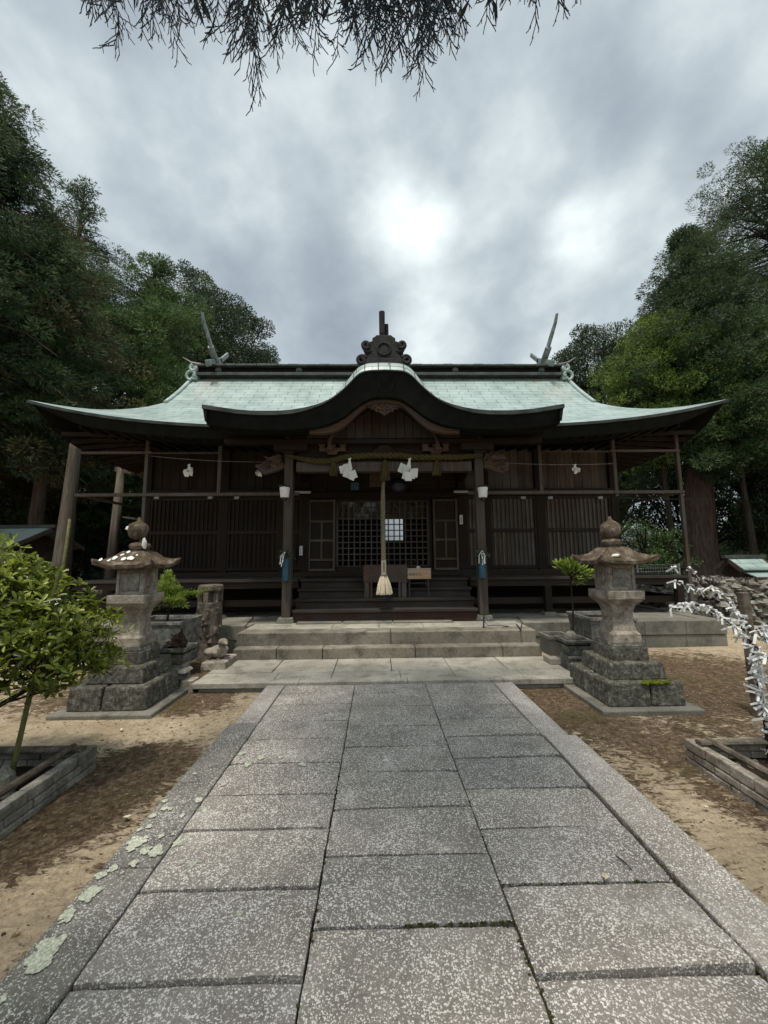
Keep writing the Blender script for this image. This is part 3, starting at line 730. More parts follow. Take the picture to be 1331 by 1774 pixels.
B = [[Vector((XC + d * 0.985, PY + 0.10, G_(d) + .0)) for d in pu], [Vector((XC + d * .985, PY + 0.35, G_(d) + 0.0)) for d in pu]]
ff.slab(T, B); ff.build('porch_fascia', 'fascia_black', porch)
le = MB(); T = [[Vector((XC + d, PY - 0.012, F_(d) + .008)) for d in pu], [Vector((XC + d, PY + 0.03, F_(d) + .0)) for d in pu]]
def lt(d): return 0.015 + 0.045 * min(1, max(0, (abs(d) - .9) / .6))
B = [[Vector((XC + d, PY - 0.012, F_(d) - lt(d))) for d in pu], [Vector((XC + d, PY + .03, F_(d) - lt(d))) for d in pu]]
le.slab(T, B); le.build('porch_lip', 'copper_edge', porch)
for sgn in (-1, 1):     # closed side of the porch roof
    sb = MB(); kk = np.linspace(0, 1.9, 12)
    T = [[Vector((XC + sgn * (PH - .005) * (1 - .02 * k), PY + k, pz(PH, PY + k) - .01)) for k in kk], [Vector((XC + sgn * (PH - .08) * (1 - .02 * k), PY + k, pz(PH, PY + k) - .02)) for k in kk]]
    B = [[p - Vector((sgn * .05, 0, .27)) for p in T[0]], [p - Vector((0, 0, .27)) for p in T[1]]]
    sb.slab(T, B); sb.build('porch_side_fascia', 'fascia_black', porch)
ps = MB()     # underside boards of the porch roof
ps.grid([[Vector((XC + d * .97, y, max(G_(d) + .02, 3.66 + .15 * (y - 6.5)))) for d in pu] for y in (6.5, 6.9, 7.4, 8.0)])
ps.build('porch_soffit', 'soffit', porch)
cr_ = MB()       # round crest carved into the black fascia
cr_.tube([(XC + .02 + .125 * cos(t), PY + .035, 4.40 + .125 * sin(t)) for t in np.linspace(0, 2 * pi, 33)], 0.008, 6)
cr_.build('fascia_crest', 'fascia_black', porch)
# brown bargeboard under the fascia
def at_y(px, py, Y): return at(px, py, Y)
hb_top = [(663, 684), (631, 688), (610, 703), (588, 721), (561, 734), (536, 738)]
hb_bot = [(663, 696.5), (640, 700), (620, 715), (608, 729), (588, 745), (566, 751), (536, 751)]
YB = 6.42
tp = [(abs(at(x, y, YB).x - XC), at(x, y, YB).z) for x, y in hb_top]; bp = [(abs(at(x, y, YB).x - XC), at(x, y, YB).z) for x, y in hb_bot]
tp[0] = (0, tp[0][1] + .0); bp[0] = (0, bp[0][1])
hw = tp[-1][0]
dd = np.linspace(-hw, hw, 61)
tx, tz = crv(tp, 120, 5); bx_, bz_ = crv(bp, 120, 5); tx -= tx[0]; bx_ -= bx_[0]; bx_ *= hw / bx_[-1]; tx *= hw / tx[-1]
hb = MB()
hb.slab([[Vector((XC + d, YB, np.interp(abs(d), tx, tz) + .03)) for d in dd], [Vector((XC + d, YB + .09, np.interp(abs(d), tx, tz) + .03)) for d in dd]],
        [[Vector((XC + d, YB, np.interp(abs(d), bx_, bz_))) for d in dd], [Vector((XC + d, YB + .09, np.interp(abs(d), bx_, bz_))) for d in dd]])
part('bargeboard', hb, 'wood_brown')
hb2 = MB()
hb2.slab([[Vector((XC + d, YB - .012, np.interp(abs(d), bx_, bz_) + .03)) for d in dd * .98], [Vector((XC + d, YB, np.interp(abs(d), bx_, bz_) + .03)) for d in dd * .98]],
         [[Vector((XC + d, YB - .012, np.interp(abs(d), bx_, bz_) + .006)) for d in dd * .98], [Vector((XC + d, YB, np.interp(abs(d), bx_, bz_) + .006)) for d in dd * .98]])
part('bargeboard_trim', hb2, 'wood_brown')
# carved pendant under the middle of the bargeboard
gy = MB()
for sgn in (-1, 1):
    for (r0, cx, cz, a0, a1, th) in ((.07, .08, 4.13, 0, 4.6, .022), (.055, .19, 4.12, .5, 5.2, .018), (.045, .10, 4.03, -1, 3.6, .018), (.035, .24, 4.06, 0, 4.5, .014), (.05, .03, 3.99, 1, 4.5, .016)):
        pts = [(XC + sgn * (cx + r0 * (1 - .5 * t) * cos(a0 + (a1 - a0) * t)), YB + .03, cz + r0 * (1 - .5 * t) * sin(a0 + (a1 - a0) * t)) for t in np.linspace(0, 1, 14)]
        gy.tube(pts, th, 6)
gy.poly([(XC - .26, YB + .04, 4.18), (XC - .22, YB + .04, 4.06), (XC - .1, YB + .04, 4.0), (XC, YB + .04, 3.93), (XC + .1, YB + .04, 4.0), (XC + .22, YB + .04, 4.06), (XC + .26, YB + .04, 4.18)], (0, .03, 0))
part('gable_pendant', gy, 'wood_brown')
# boards closing the gable, beams and brackets at the porch front
gbd = MB()
for k in range(-9, 10):
    x = XC + k * .15; gbd.box(x - .071, x + .071, 6.88 + (k % 2) * .012, 6.92 + (k % 2) * .012, 3.66, min(4.45, F_(k * .15) + .02))
part('gable_boards', gbd, 'wood_mid')
def zz_(y, Y): return at(663, y, Y).z
bm = MB(); bm.box(XC - 1.62, XC + 1.62, 6.98, 7.14, zz_(817, 7.0), zz_(800, 7.0)); part('porch_beam', bm, 'wood_grey', bevel=0.012)
bm = MB(); bm.box(XC - 1.75, XC + 1.75, 6.95, 7.12, zz_(765, 7.0), zz_(751, 7.0)); part('upper_beam', bm, 'wood_dark_x', bevel=0.01)
bm = MB(); bm.box(XC - 1.6, XC + 1.6, 7.02, 7.1, zz_(800, 7.0), zz_(766, 7.0)); part('beam_infill', bm, 'wood_dark_x')
bm = MB(); bm.box(XC - 2.9, XC + 2.9, 6.85, 6.98, 3.56, 3.64); bm.box(XC - 2.0, XC - 1.4, 6.84, 7.2, 3.44, 3.56); bm.box(XC + 1.4, XC + 2.0, 6.84, 7.2, 3.44, 3.56); part('eave_purlin', bm, 'wood_dark_x', bevel=.01)
for dx in (-1.75, -0.95, 0.95, 1.75):
    b = MB(); zb = 3.36
    b.frus(XC + dx, 6.98, zb, .07, .07, zb + .07, .12, .1); b.box(XC + dx - .24, XC + dx + .24, 6.93, 7.03, zb + .07, zb + .14)
    for q in (-.19, 0, .19): b.frus(XC + dx + q, 6.98, zb + .14, .04, .05, zb + .2, .065, .065)
    part('bracket', b, 'wood_brown' if abs(dx) < 1 else 'wood_dark_x', bevel=.006)
kf = MB(); kf.poly([(XC - .3, 6.9, 3.36), (XC - .2, 6.9, 3.42), (XC - .1, 6.9, 3.52), (XC, 6.9, 3.55), (XC + .1, 6.9, 3.52), (XC + .2, 6.9, 3.42), (XC + .3, 6.9, 3.36)], (0, .08, 0)); part('frog_strut', kf, 'wood_dark_x', bevel=.01)
for sgn in (-1, 1):
    v = MB(); x0 = XC + sgn * .98
    v.poly([(x0 - .05, 6.8, 3.42), (x0 + .05, 6.8, 3.42), (x0 + .02, 6.8, 3.55), (x0 + sgn * .0 + .08 * -sgn, 6.8, 3.74), (x0 - .03 + .06 * -sgn, 6.8, 3.74), (x0 - .04, 6.8, 3.6)], (0, .06, 0)); part('carved_strut', v, 'wood_brown', bevel=.008)
# porch posts on stone shoes
for sgn, px in ((-1, -1.62), (1, 1.9)):
    p_ = MB(); p_.box(px - .078, px + .078, 7.0, 7.165, 0.45, 3.75); po = part('porch_post', p_, 'wood_post', bevel=.014)
    MB().frus(px, 7.085, .355, .15, .14, .45, .125, .125).build('post_shoe', 'granite_old', po, bevel=.01)
    # carved nosing sticking out of the post
    k = MB()
    k.ball((px + sgn * .30, 7.08, 3.26), .15, 12, (1.15, .6, .8), .7, 5 + sgn); k.ball((px + sgn * .48, 7.08, 3.17), .10, 10, (1.2, .6, .7), .8, 9)
    for q in range(5):
        a = q * 1.1; k.ball((px + sgn * (.2 + .07 * q), 7.06 - .03 * (q % 2), 3.34 - .035 * q + .03 * sin(a)), .065, 8, (1, .9, .8), .5, q)
    k.tube([(px + sgn * .1, 7.08, 3.2), (px + sgn * .3, 7.08, 3.12), (px + sgn * .45, 7.08, 3.06), (px + sgn * .58, 7.08, 3.13)], [.07, .06, .04, .02], 8)
    k.build('carved_nosing', 'wood_brown', po)
    # tie beam curving back to the hall
    t = MB(); t.tube([(px, 7.15, 3.15), (px, 7.6, 3.32), (px, 8.1, 3.33), (px, 8.6, 3.2)], .085, 8); part('tie_beam', t, 'wood_dark_y')

# timber stair
tr = [(7.02, .572), (7.24, .742), (7.46, .912), (7.68, 1.082)]
sg = thing_parent = MB().box(XC - 1.64, XC + 1.64, 7.3, 8.6, 0.36, 0.5).build('stair', 'wood_dark_x', S)
for i, (y, z) in enumerate(tr):
    zb = .37 if i == 0 else tr[i - 1][1]
    MB().box(XC - 1.63, XC + 1.63, y + .02, y + .07, zb, z - .05).build('riser', 'wood_red' if i == 0 else 'wood_step', sg)
    MB().box(XC - 1.65, XC + 1.65, y - .02, (tr[i + 1][0] + .06) if i < 3 else 7.9, z - .05, z).build('tread', 'wood_step', sg, bevel=.006)
# floor, veranda
zf = 1.082
MB().box(XC - 5.2, XC + 5.2, 8.55, 8.6, 0.35, zf - .06).build('underfloor_shade_board', 'wood_dark_x', S)  # added dark sheet standing for the shade under the floor
MB().box(XC - 5.2, XC + 5.2, 7.9, 13.0, zf - .06, zf - .003).build('floor', 'wood_dark_x', S)
ver = MB()
for sgn in (-1, 1):
    a, b = (XC - 5.98, XC - 1.68) if sgn < 0 else (XC + 1.68, XC + 5.98)
    for k in range(6):
        ver.box(a, b, 7.60 + k * .165, 7.60 + (k + 1) * .165 - .005, zf - .045, zf + .001 * (k % 3))
    a, b = (XC - 5.98, XC - 5.2) if sgn < 0 else (XC + 5.2, XC + 5.98)
    ver.box(a, b, 8.6, 13.2, zf - .045, zf - .002)
vo = part('veranda', ver, 'wood_step')
for sgn in (-1, 1):
    ve = MB(); a, b = (XC - 5.96, XC - 1.68) if sgn < 0 else (XC + 1.68, XC + 5.96)
    ve.box(a, b, 7.63, 7.72, zf - .17, zf - .048)
    x = XC + sgn * 5.9; ve.box(x - .05, x + .05, 7.73, 13.1, zf - .17, zf - .048)
    ve.box(a, b, 7.74, 7.80, .56, .68)
    ve.box(x - .03, x + .03, 7.8, 13.1, .56, .68)
    ve.build('veranda_beam', 'wood_dark_x', vo)
for dx in (-5.82, -4.7, -3.2, 3.2, 4.7, 5.82):
    for y in ((7.68,) if abs(dx) < 5.5 else (7.68, 9.3, 11.0, 12.8)):
        v = MB(); v.box(XC + dx - .065, XC + dx + .065, y - .06, y + .06, .40, zf - .17); q = v.build('veranda_post', 'wood_dark', vo, bevel=.008)
        MB().frus(XC + dx, y, .35, .13, .13, .41, .10, .10).build('post_stone', 'granite_old', q)
# slender outer frame at the edge of the veranda
for dx, z0 in ((-4.76, zf), (-3.3, 2.76), (3.2, 2.76), (4.74, zf + 1.6), (6.07, .36)):
    fr2 = MB(); fr2.box(XC + dx - .032, XC + dx + .032, 7.67, 7.73, z0, 3.95 + (.1 if abs(dx) > 5 else 0))
    part('slender_post', fr2, 'wood_grey')
for sgn in (-1, 1):
    fr3 = MB(); fr3.box(XC + min(sgn * 6.12, sgn * 1.7), XC + max(sgn * 6.12, sgn * 1.7), 7.655, 7.715, 2.735, 2.795); fr3.box(XC + min(sgn * 4.70, sgn * 3.3), XC + max(sgn * 4.7, sgn * 3.3), 7.685, 7.70, 3.60, 3.63)
    fr3.box(XC + sgn * 5.38 - .72, XC + sgn * 5.38 + .72, 7.66, 7.70, 3.60, 3.645); fr3.bar((XC + sgn * 6.1, 7.7, 2.77), (XC + sgn * 6.1, 12, 2.77), .05, .05)
    part('frame_rail', fr3, 'wood_grey')
# walls of the hall
WY = 8.6; zt = 4.05
for dx in (-5.2, -3.5, -2.22, -1.72, 1.75, 2.28, 3.5, 5.2):
    part('wall_post', MB().box(XC + dx - .085, XC + dx + .085, WY - .1, WY + .07, zf, zt), 'wood_dark', bevel=.01)
for y in (9.9, 11.5, 13.0):
    for dx in (-5.2, 5.2): part('wall_post', MB().box(XC + dx - .085, XC + dx + .085, y - .08, y + .08, zf, zt), 'wood_dark', bevel=.01)
hbm = MB(); hbm.box(XC - 5.3, XC + 5.3, WY - .13, WY + .05, 3.93, 4.12); part('head_beam', hbm, 'wood_red', bevel=.01)
lb = MB(); lb.box(XC - 5.28, XC - 1.6, WY - .14, WY + .0, 2.84, 2.99); lb.box(XC + 1.6, XC + 5.28, WY - .14, WY + .0, 2.84, 2.99)
lb.box(XC - 5.25, XC + 5.25, WY - .12, WY, zf + .002, zf + .11); part('rail_beam', lb, 'wood_dark_x', bevel=.006)
nb = MB(); nb.box(XC - 1.64, XC + 1.64, WY - .12, WY + .04, 2.80, 2.93); nb.box(XC - 1.64, XC + 1.64, WY - .10, WY + .04, 3.35, 3.45); part('lintel', nb, 'wood_dark_x', bevel=.006)
for (a, b) in ((-5.12, -3.58), (-3.42, -2.3), (-2.14, -1.8), (1.83, 2.2), (2.36, 3.42), (3.58, 5.12)):
    w = MB(); n = max(2, round((b - a) / .19)); rg = random.Random(int(a * 100))
    for k in range(n):
        x0 = XC + a + (b - a) * k / n; x1 = XC + a + (b - a) * (k + 1) / n
        o = rg.uniform(0, .02); w.box(x0 + .004, x1 - .004, WY - .03 + o, WY, 2.99, 3.93)
    w.box(XC + a, XC + b, WY + .01, WY + .03, zf, 3.93)
    wo = part('wall_boards', w, 'wood_grey' if a > 0 else 'wood_dark')  # right-hand boards and shutters paler: light on that side put into the colour
    sh = MB(); n = max(3, round((b - a) / .098))
    for k in range(n + 1):
        x = XC + a + .02 + (b - a - .04) * k / n
        for z0, z1 in ((zf + .2, 2.02), (2.10, 2.80)): sh.box(x - .016, x + .016, WY - .075, WY - .045, z0, z1)
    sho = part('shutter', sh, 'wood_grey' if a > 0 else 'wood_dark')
    s2 = MB()
    for z in (zf + .14, 2.02, 2.77): s2.box(XC + a, XC + b, WY - .085, WY - .035, z, z + .075)
    for x in (a, b - .05): s2.box(XC + x, XC + x + .05, WY - .083, WY - .036, zf + .215, 2.77)
    s2.build('shutter_frame', 'wood_dark_x', sho, bevel=.004)
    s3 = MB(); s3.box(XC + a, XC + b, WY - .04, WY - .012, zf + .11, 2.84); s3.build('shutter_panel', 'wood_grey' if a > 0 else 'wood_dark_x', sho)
for sgn in (-1, 1): part('side_wall', MB().box(XC + sgn * 5.2 - .02, XC + sgn * 5.2 + .02, WY, 13.0, zf, 4.1), 'wood_dark')
bw = MB(); hx0, hx1, hz0, hz1 = at(667, 900, 13).x, at(698, 900, 13).x, at(680, 936, 13).z, at(680, 878, 13).z
bw.box(XC - 5.2, hx0, 12.98, 13.02, zf, 4.1); bw.box(hx1, XC + 5.2, 12.98, 13.02, zf, 4.1); bw.box(hx0, hx1, 12.98, 13.02, zf, hz0); bw.box(hx0, hx1, 12.98, 13.02, hz1, 4.1)
part('rear_wall', bw, 'wood_dark'); MB().box(XC - 5.2, XC + 5.2, WY, 13, 4.06, 4.1).build('ceiling', 'wood_dark_y', S)
# door leaves either side of the latticed doors
for dx0, dx1 in ((-1.655, -1.06), (1.10, 1.655)):
    d = MB(); x0, x1 = XC + dx0, XC + dx1; d.box(x0, x1, WY - .06, WY - .03, zf + .12, 2.78)
    do = part('panelled_door', d, 'wood_dark')
    f = MB(); xm = (x0 + x1) / 2; y0, y1 = WY - .09, WY - .062
    f.box(x0, x0 + .05, y0, y1, zf + .12, 2.78); f.box(x1 - .05, x1, y0, y1, zf + .12, 2.78)
    for z in (zf + .12, 1.42, 1.84, 2.26, 2.72): f.box(x0 + .05, x1 - .05, y0 + .002, y1, z, z + .05)
    f.box(xm - .022, xm + .022, y0 + .004, y1, 1.47, 2.26)
    f.build('door_frame', 'wood_grey', do, bevel=.003)
lx0, lx1, lz0, lz1 = -0.885, 1.135, 1.30, 2.735
la = MB(); n = 16
for k in range(n + 1):
    x = lx0 + (lx1 - lx0) * k / n; t = .013 if k not in (0, 8, 16) else .026
    la.box(x - t, x + t, WY - .02, WY + .012, lz0, lz1)
m_ = 11
for k in range(m_ + 1):
    z = lz0 + (lz1 - lz0) * k / m_; la.box(lx0, lx1, WY - .014, WY + .008, z - .011, z + .011)
lo = part('lattice_door', la, 'wood_grey')
lf = MB(); lf.box(lx0 - .08, lx0 - .03, WY - .03, WY + .03, zf, 2.8); lf.box(lx1 + .03, lx1 + .08, WY - .03, WY + .03, zf, 2.8); lf.box(lx0 - .03, lx1 + .03, WY - .028, WY + .03, zf, lz0 - .02); lf.box(lx0 - .03, lx1 + .03, WY - .028, WY + .03, lz1 + .02, 2.8)
lf.build('lattice_frame', 'wood_dark_x', lo)
MB().add([(lx0, WY + .03, lz0), (lx1, WY + .03, lz0), (lx1, WY + .03, lz1), (lx0, WY + .03, lz1)], [(0, 1, 2, 3)]).build('glass_pane', 'glass', lo)
cu = MB(); rows = []
for z in (2.38, 2.78):
    rows.append([(lx0 + (lx1 - lx0) * i / 60, 9.0 + .03 * sin(i * 1.9) + .02 * sin(i * .7), z) for i in range(61)])
cu.grid(rows).build('inner_curtain', 'curtain_cloth', S)
# dark infill above the lintel with panels
ip = MB(); ip.box(XC - 1.64, XC + 1.64, WY - .02, WY + .02, 2.93, 3.93)
for k in range(5): ip.box(XC - 1.3 + k * .65 - .03, XC - 1.3 + k * .65 + .03, WY - .06, WY - .02, 2.93, 3.35)
part('transom', ip, 'wood_dark_x')

# ornament tile on the cusped gable
OY = 6.42; oz = 4.80
orn = MB(); orn.box(XC - .38, XC + .38, OY - .08, OY + .12, oz + .0, oz + .12)
oo = orn.build('gable_ornament', 'tile_dark', S, bevel=.012)
b = MB(); b.poly([(XC - .31, OY - .06, oz + .12), (XC - .27, OY - .06, oz + .2), (XC - .21, OY - .06, oz + .3), (XC - .20, OY - .06, oz + .50), (XC - .15, OY - .06, oz + .53), (XC - .13, OY - .06, oz + .555), (XC + .13, OY - .06, oz + .555), (XC + .15, OY - .06, oz + .53), (XC + .20, OY - .06, oz + .50), (XC + .21, OY - .06, oz + .3), (XC + .27, OY - .06, oz + .2), (XC + .31, OY - .06, oz + .12)], (0, .12, 0))
b.build('ornament_body', 'tile_dark', oo, bevel=.01)
for sgn in (-1, 1):
    s_ = MB()
    def spiral(cx, cz, r0, a0, a1, th, k=22):
        s_.tube([(XC + sgn * (cx + r0 * (1 - .65 * t) * cos(a0 + (a1 - a0) * t)), OY - .06, cz + r0 * (1 - .65 * t) * sin(a0 + (a1 - a0) * t)) for t in np.linspace(0, 1, k)], th, 7)
    spiral(.385, oz + .085, .085, 2.6, -5.2, .036); spiral(.31, oz + .37, .07, -2.4, 4.4, .036)
    s_.tube([(XC + sgn * .22, OY - .05, oz + .27), (XC + sgn * .28, OY - .05, oz + .24), (XC + sgn * .34, OY - .05, oz + .28)], .03, 7)
    s_.poly([(XC + sgn * (.385 + .085 * cos(t)), OY - .03, oz + .085 + .085 * sin(t)) for t in np.linspace(0, 2 * pi, 18, endpoint=False)], (0, .08, 0))
    s_.poly([(XC + sgn * (.33 + .06 * cos(t)), OY - .03, oz + .37 + .06 * sin(t)) for t in np.linspace(0, 2 * pi, 18, endpoint=False)], (0, .06, 0))
    s_.poly([(XC + sgn * .20, OY - .04, oz + .12), (XC + sgn * .36, OY - .04, oz + .14), (XC + sgn * .33, OY - .04, oz + .24), (XC + sgn * .37, OY - .04, oz + .33), (XC + sgn * .30, OY - .04, oz + .42), (XC + sgn * .20, OY - .04, oz + .45)], (0, .08, 0))
    s_.build('ornament_scroll', 'tile_dark', oo)
s_ = MB(); s_.tube([(XC + .11 * cos(t), OY - .07, oz + .29 + .11 * sin(t)) for t in np.linspace(0, 2 * pi, 25)], .018, 7)
s_.poly([(XC + .085 * cos(t), OY - .07, oz + .29 + .085 * sin(t)) for t in np.linspace(0, 2 * pi, 18, endpoint=False)], (0, .03, 0)); s_.build('ornament_crest', 'tile_dark', oo)
s_ = MB(); s_.tube([(XC - .03, OY + .06, oz + .38), (XC - .03, OY + .0, oz + .62), (XC - .03, OY - .03, oz + 1.0)], [.05, .05, .052], 12); s_.tube([(XC + .05, OY + .1, oz + .4), (XC + .05, OY + .06, oz + .82)], .038, 12)
s_.build('ornament_horn', 'tile_dark', oo)
# ------------------------------------------------------------------ things on and around the porch
def rope_mb(pts, r, pitch, strands=3, taper=None):
    """twisted rope: strands wound round a centre line"""
    P = [Vector(p) for p in pts]; L = [0.0]
    for a, b in zip(P, P[1:]): L.append(L[-1] + (b - a).length)
    n = int(L[-1] / (pitch / 9)); m = MB()
    def pt(s):
        i = min(len(P) - 2, int(np.searchsorted(L, s, 'right')) - 1); t = (s - L[i]) / max(1e-6, L[i + 1] - L[i]); return P[i].lerp(P[i + 1], t), (P[i + 1] - P[i]).normalized()
    for k in range(strands):
        q = []; rs = []
        for i in range(n + 1):
            s = L[-1] * i / n * .9999; c, d = pt(s); a = d.cross(Vector((0, 1, 0)))
            if a.length < .2: a = d.cross(Vector((1, 0, 0)))
            a.normalize(); b = d.cross(a); ph = 2 * pi * (s / pitch + k / strands)
            tt = taper(i / n) if taper else 1.0
            q.append(c + (a * cos(ph) + b * sin(ph)) * r * .56 * tt); rs.append(r * .50 * tt)
        m.tube(q, rs, 6)
    return m
YR = 6.93
rp = [(495, 788), (515, 793), (545, 799), (570, 799), (600, 792), (640, 789), (690, 789), (720, 793), (760, 792), (800, 792), (836, 788)]
rpts = []
for i in range(len(rp) - 1):
    for t in (0, .25, .5, .75): rpts.append(at(rp[i][0] + (rp[i + 1][0] - rp[i][0]) * t, rp[i][1] + (rp[i + 1][1] - rp[i][1]) * t, YR))
rpts.append(at(836, 788, YR))
sh_ = thing('sacred_rope', at(665, 793, YR), 'twisted yellow-green straw rope strung between the two porch posts with straw tassels', 'straw rope')
rope_mb(rpts, .058, .30, 3, lambda t: .45 + .55 * min(1, 6 * t, 4 * (1 - t) + .35)).build('rope', 'straw_green', sh_, smooth=True)
for x, y0, y1, w in ((578, 798, 824, .085), (667, 797, 832, .09), (757, 796, 823, .08), (843, 785, 797, .05)):
    a, b = at(x, y0, YR), at(x, y1, YR); t = MB(); rg = random.Random(x)
    for k in range(46):
        an = rg.random() * 2 * pi; q = rg.random() ** .5; r1 = w * q
        t.tube([a + Vector((.012 * cos(an), .012 * sin(an), 0)), a.lerp(b, .35) + Vector((r1 * .55 * cos(an), r1 * .55 * sin(an), 0)), b + Vector((r1 * cos(an), r1 * sin(an), rg.uniform(-.012, .012)))], [.007, .011, .008], 4)
    t.build('straw_tassel', 'straw_green', sh_)
def paper_strip(mb, pts, w, nrm=(0, -1, 0), tw=0.0):
    """a folded paper band, 1 mm thick"""
    P = [Vector(p) for p in pts]; rows = []
    for i, p in enumerate(P):
        d = (P[min(i + 1, len(P) - 1)] - P[max(0, i - 1)]).normalized(); s = d.cross(Vector(nrm)).normalized() * w / 2
        rows.append((p - s, p + s))
    off = Vector(nrm).normalized() * .0012
    mb.slab([[a for a, b in rows], [b for a, b in rows]], [[a - off for a, b in rows], [b - off for a, b in rows]])
def shide(name, c, h, label, tilt, group, seed):
    rg = random.Random(seed); m = MB(); c = Vector(c)
    m.poly([c + Vector((-.012, 0, 0)), c + Vector((.012, 0, 0)), c + Vector((.03 * tilt + .05, -.01, -h * .38)), c + Vector((.03 * tilt - .05, -.01, -h * .38))], (0, .004, 0))
    m.poly([c + Vector((-.03, -.01, .01)), c + Vector((.03, -.01, .03)), c + Vector((.012, 0, -.03)), c + Vector((-.012, 0, -.03))], (0, .004, 0))
    for k in range(8):
        w = h * rg.uniform(.17, .27); hh = h * rg.uniform(.24, .36); an = rg.uniform(-.45, .45)
        xx = c.x + h * rg.uniform(-.26, .26) + tilt * .04; zz = c.z - h * (.36 + .42 * (k / 8)) ; y = c.y - .01 - .012 * k
        ca, sa = cos(an), sin(an); q = [(-w / 2, hh * .5), (w / 2, hh * .5), (w / 2 * rg.uniform(.8, 1.1), -hh * .5), (-w / 2, -hh * .5)]; fl = rg.uniform(-.05, .05)
        m.poly([Vector((xx + a * ca - b_ * sa, y + fl * (a / w) - .04 * (b_ / hh) * rg.uniform(.5, 1), zz + a * sa + b_ * ca)) for a, b_ in q], (0, .003, 0))
    o = m.build(name, 'white_paper'); tag(o, label, 'paper streamer', group); return o
shide('paper_streamer', at(606, 796, 6.85), .46, 'white folded paper streamer hanging from the straw rope above the blue plaque', 0, 'folded white paper streamers', 1)
shide('paper_streamer', at(710, 796, 6.85), .46, 'white folded paper streamer hanging from the straw rope in front of the round bell', -1, 'folded white paper streamers', 2)
for x, y, lab, s in ((328, 806, 'small pale paper streamer under the eave at the far left of the hall front', .28), (450, 812, 'small pale paper streamer beside the carved nosing of the left porch post', .2), (996, 806, 'small pale paper streamer on the planked wall right of the porch', .22), (866, 806, 'small grey paper streamer beside the carved nosing of the right porch post', .18)):
    shide('paper_streamer', at(x, y, 7.6), s, lab, .3, 'folded white paper streamers', x)
# cord that carries the small streamers
for (a, b, lab) in (((262, 790), (480, 800), 'thin grey cord strung under the eave left of the porch'), ((850, 800), (1062, 803), 'thin grey cord strung under the eave right of the porch')):
    A, B_ = at(*a, 7.6), at(*b, 7.6); m = MB(); m.tube([A.lerp(B_, t) - Vector((0, 0, .16 * t * (1 - t))) for t in np.linspace(0, 1, 12)], .004, 5); tag(m.build('cord', 'wire'), lab, 'cord')
# bell and its rope
YB2 = 7.0
bl = thing('shrine_bell', at(690, 845, 7.5), 'dark round bell hanging in shadow behind the white streamer', 'bell')
c = at(690, 842, 7.5); MB().ball(c, .17, 20, (1, 1, .95)).build('bell_body', 'bell_metal', bl, smooth=True)
m = MB(); m.lathe((c.x, c.y, c.z - .01), [(.172, -.02), (.188, -.01), (.188, .01), (.172, .02)], 24); m.build('bell_rim', 'bell_metal', bl)
m = MB(); m.tube([c + Vector((0, 0, .16)), c + Vector((0, 0, .55))], .012, 6); m.build('hanger', 'black_metal', bl)
br = thing('bell_rope', at(664, 900, YB2), 'thick twisted pale rope ending in a bristle tassel over the offertory box', 'bell rope')
rope_mb([at(667, 822, YB2), at(664, 842, YB2), at(663.5, 880, YB2), at(664, 930, YB2), at(665, 974, YB2)], .045, .16, 3, lambda t: .55 + .45 * min(1, t * 3)).build('rope', 'straw', br, smooth=True)
a, b = at(665, 971, YB2), at(665, 996, YB2)
g_ = MB().bar(a, b, .088, .088, (0, 1, 0)).build('grip', 'wood_pale', br, bevel=.008)
m = MB(); rg = random.Random(4)
for k in range(4):
    z = a.z - .04 - .045 * k
    for q in range(3): m.bar((a.x - .014 + rg.uniform(0, .01), a.y - .0455, z - .012 * q), (a.x + .014, a.y - .0455, z - .012 * q + rg.uniform(-.006, .006)), .003, .004)
    m.bar((a.x, a.y - .0455, z + .008), (a.x + rg.uniform(-.006, .006), a.y - .0455, z - .03), .003, .004)
m.build('brush_characters', 'ink', g_)
t0, t1 = at(665, 995, YB2), at(665.5, 1029, YB2); m = MB(); rg = random.Random(11)
for k in range(230):
    an = rg.random() * 2 * pi; q = rg.random() ** .4; r0, r1 = .052 * q, .14 * q + rg.uniform(-.005, .012)
    ca, sa = cos(an), sin(an)
    m.tube([t0 + Vector((r0 * ca, r0 * sa, -.01)), t0.lerp(t1, .5) + Vector(((r0 * .45 + r1 * .6) * ca, (r0 * .45 + r1 * .6) * sa, 0)), t1 + Vector((r1 * ca, r1 * sa, rg.uniform(-.015, .03)))], [.006, .008, .006], 4)
m.build('tassel', 'hemp', br)
m = MB()
for k in range(3): m.lathe((t0.x, t0.y, t0.z - .012 - k * .016), [(.058, -.007), (.066, 0), (.058, .007)], 20)
m.build('binding', 'straw', br, smooth=True)
# offertory box
oy = 7.28
ob = thing('offertory_box', (at(669, 1000, oy).x, 7.45, .742), 'brown wooden offertory box on legs standing on the stair behind the bell rope tassel', 'offertory box')
xl, xr = at(629.5, 990, oy).x, at(706, 990, oy).x; zt_, zb_ = at(668, 979, oy).z, at(668, 1009, oy).z
m = MB(); m.box(xl, xr, oy, oy + .035, zb_, zt_); m.box(xl, xl + .03, oy + .035, oy + .5, zb_, zt_); m.box(xr - .03, xr, oy + .035, oy + .5, zb_, zt_); m.box(xl + .03, xr - .03, oy + .46, oy + .5, zb_, zt_); m.box(xl + .03, xr - .03, oy + .035, oy + .46, zb_, zb_ + .02)
m.build('box_body', 'wood_box', ob, bevel=.006)
m = MB()
for k in range(9): m.box(xl + .03, xr - .03, oy + .06 + k * .045, oy + .075 + k * .045, zt_ - .05, zt_ - .01)
m.build('top_bars', 'wood_box', ob)
m = MB()
for sx_ in (xl, xr):
    for k in range(4): m.box(sx_ - .012, sx_ + .012, oy - .008, oy + .03, zb_ + .03 + k * .085, zb_ + .07 + k * .085)
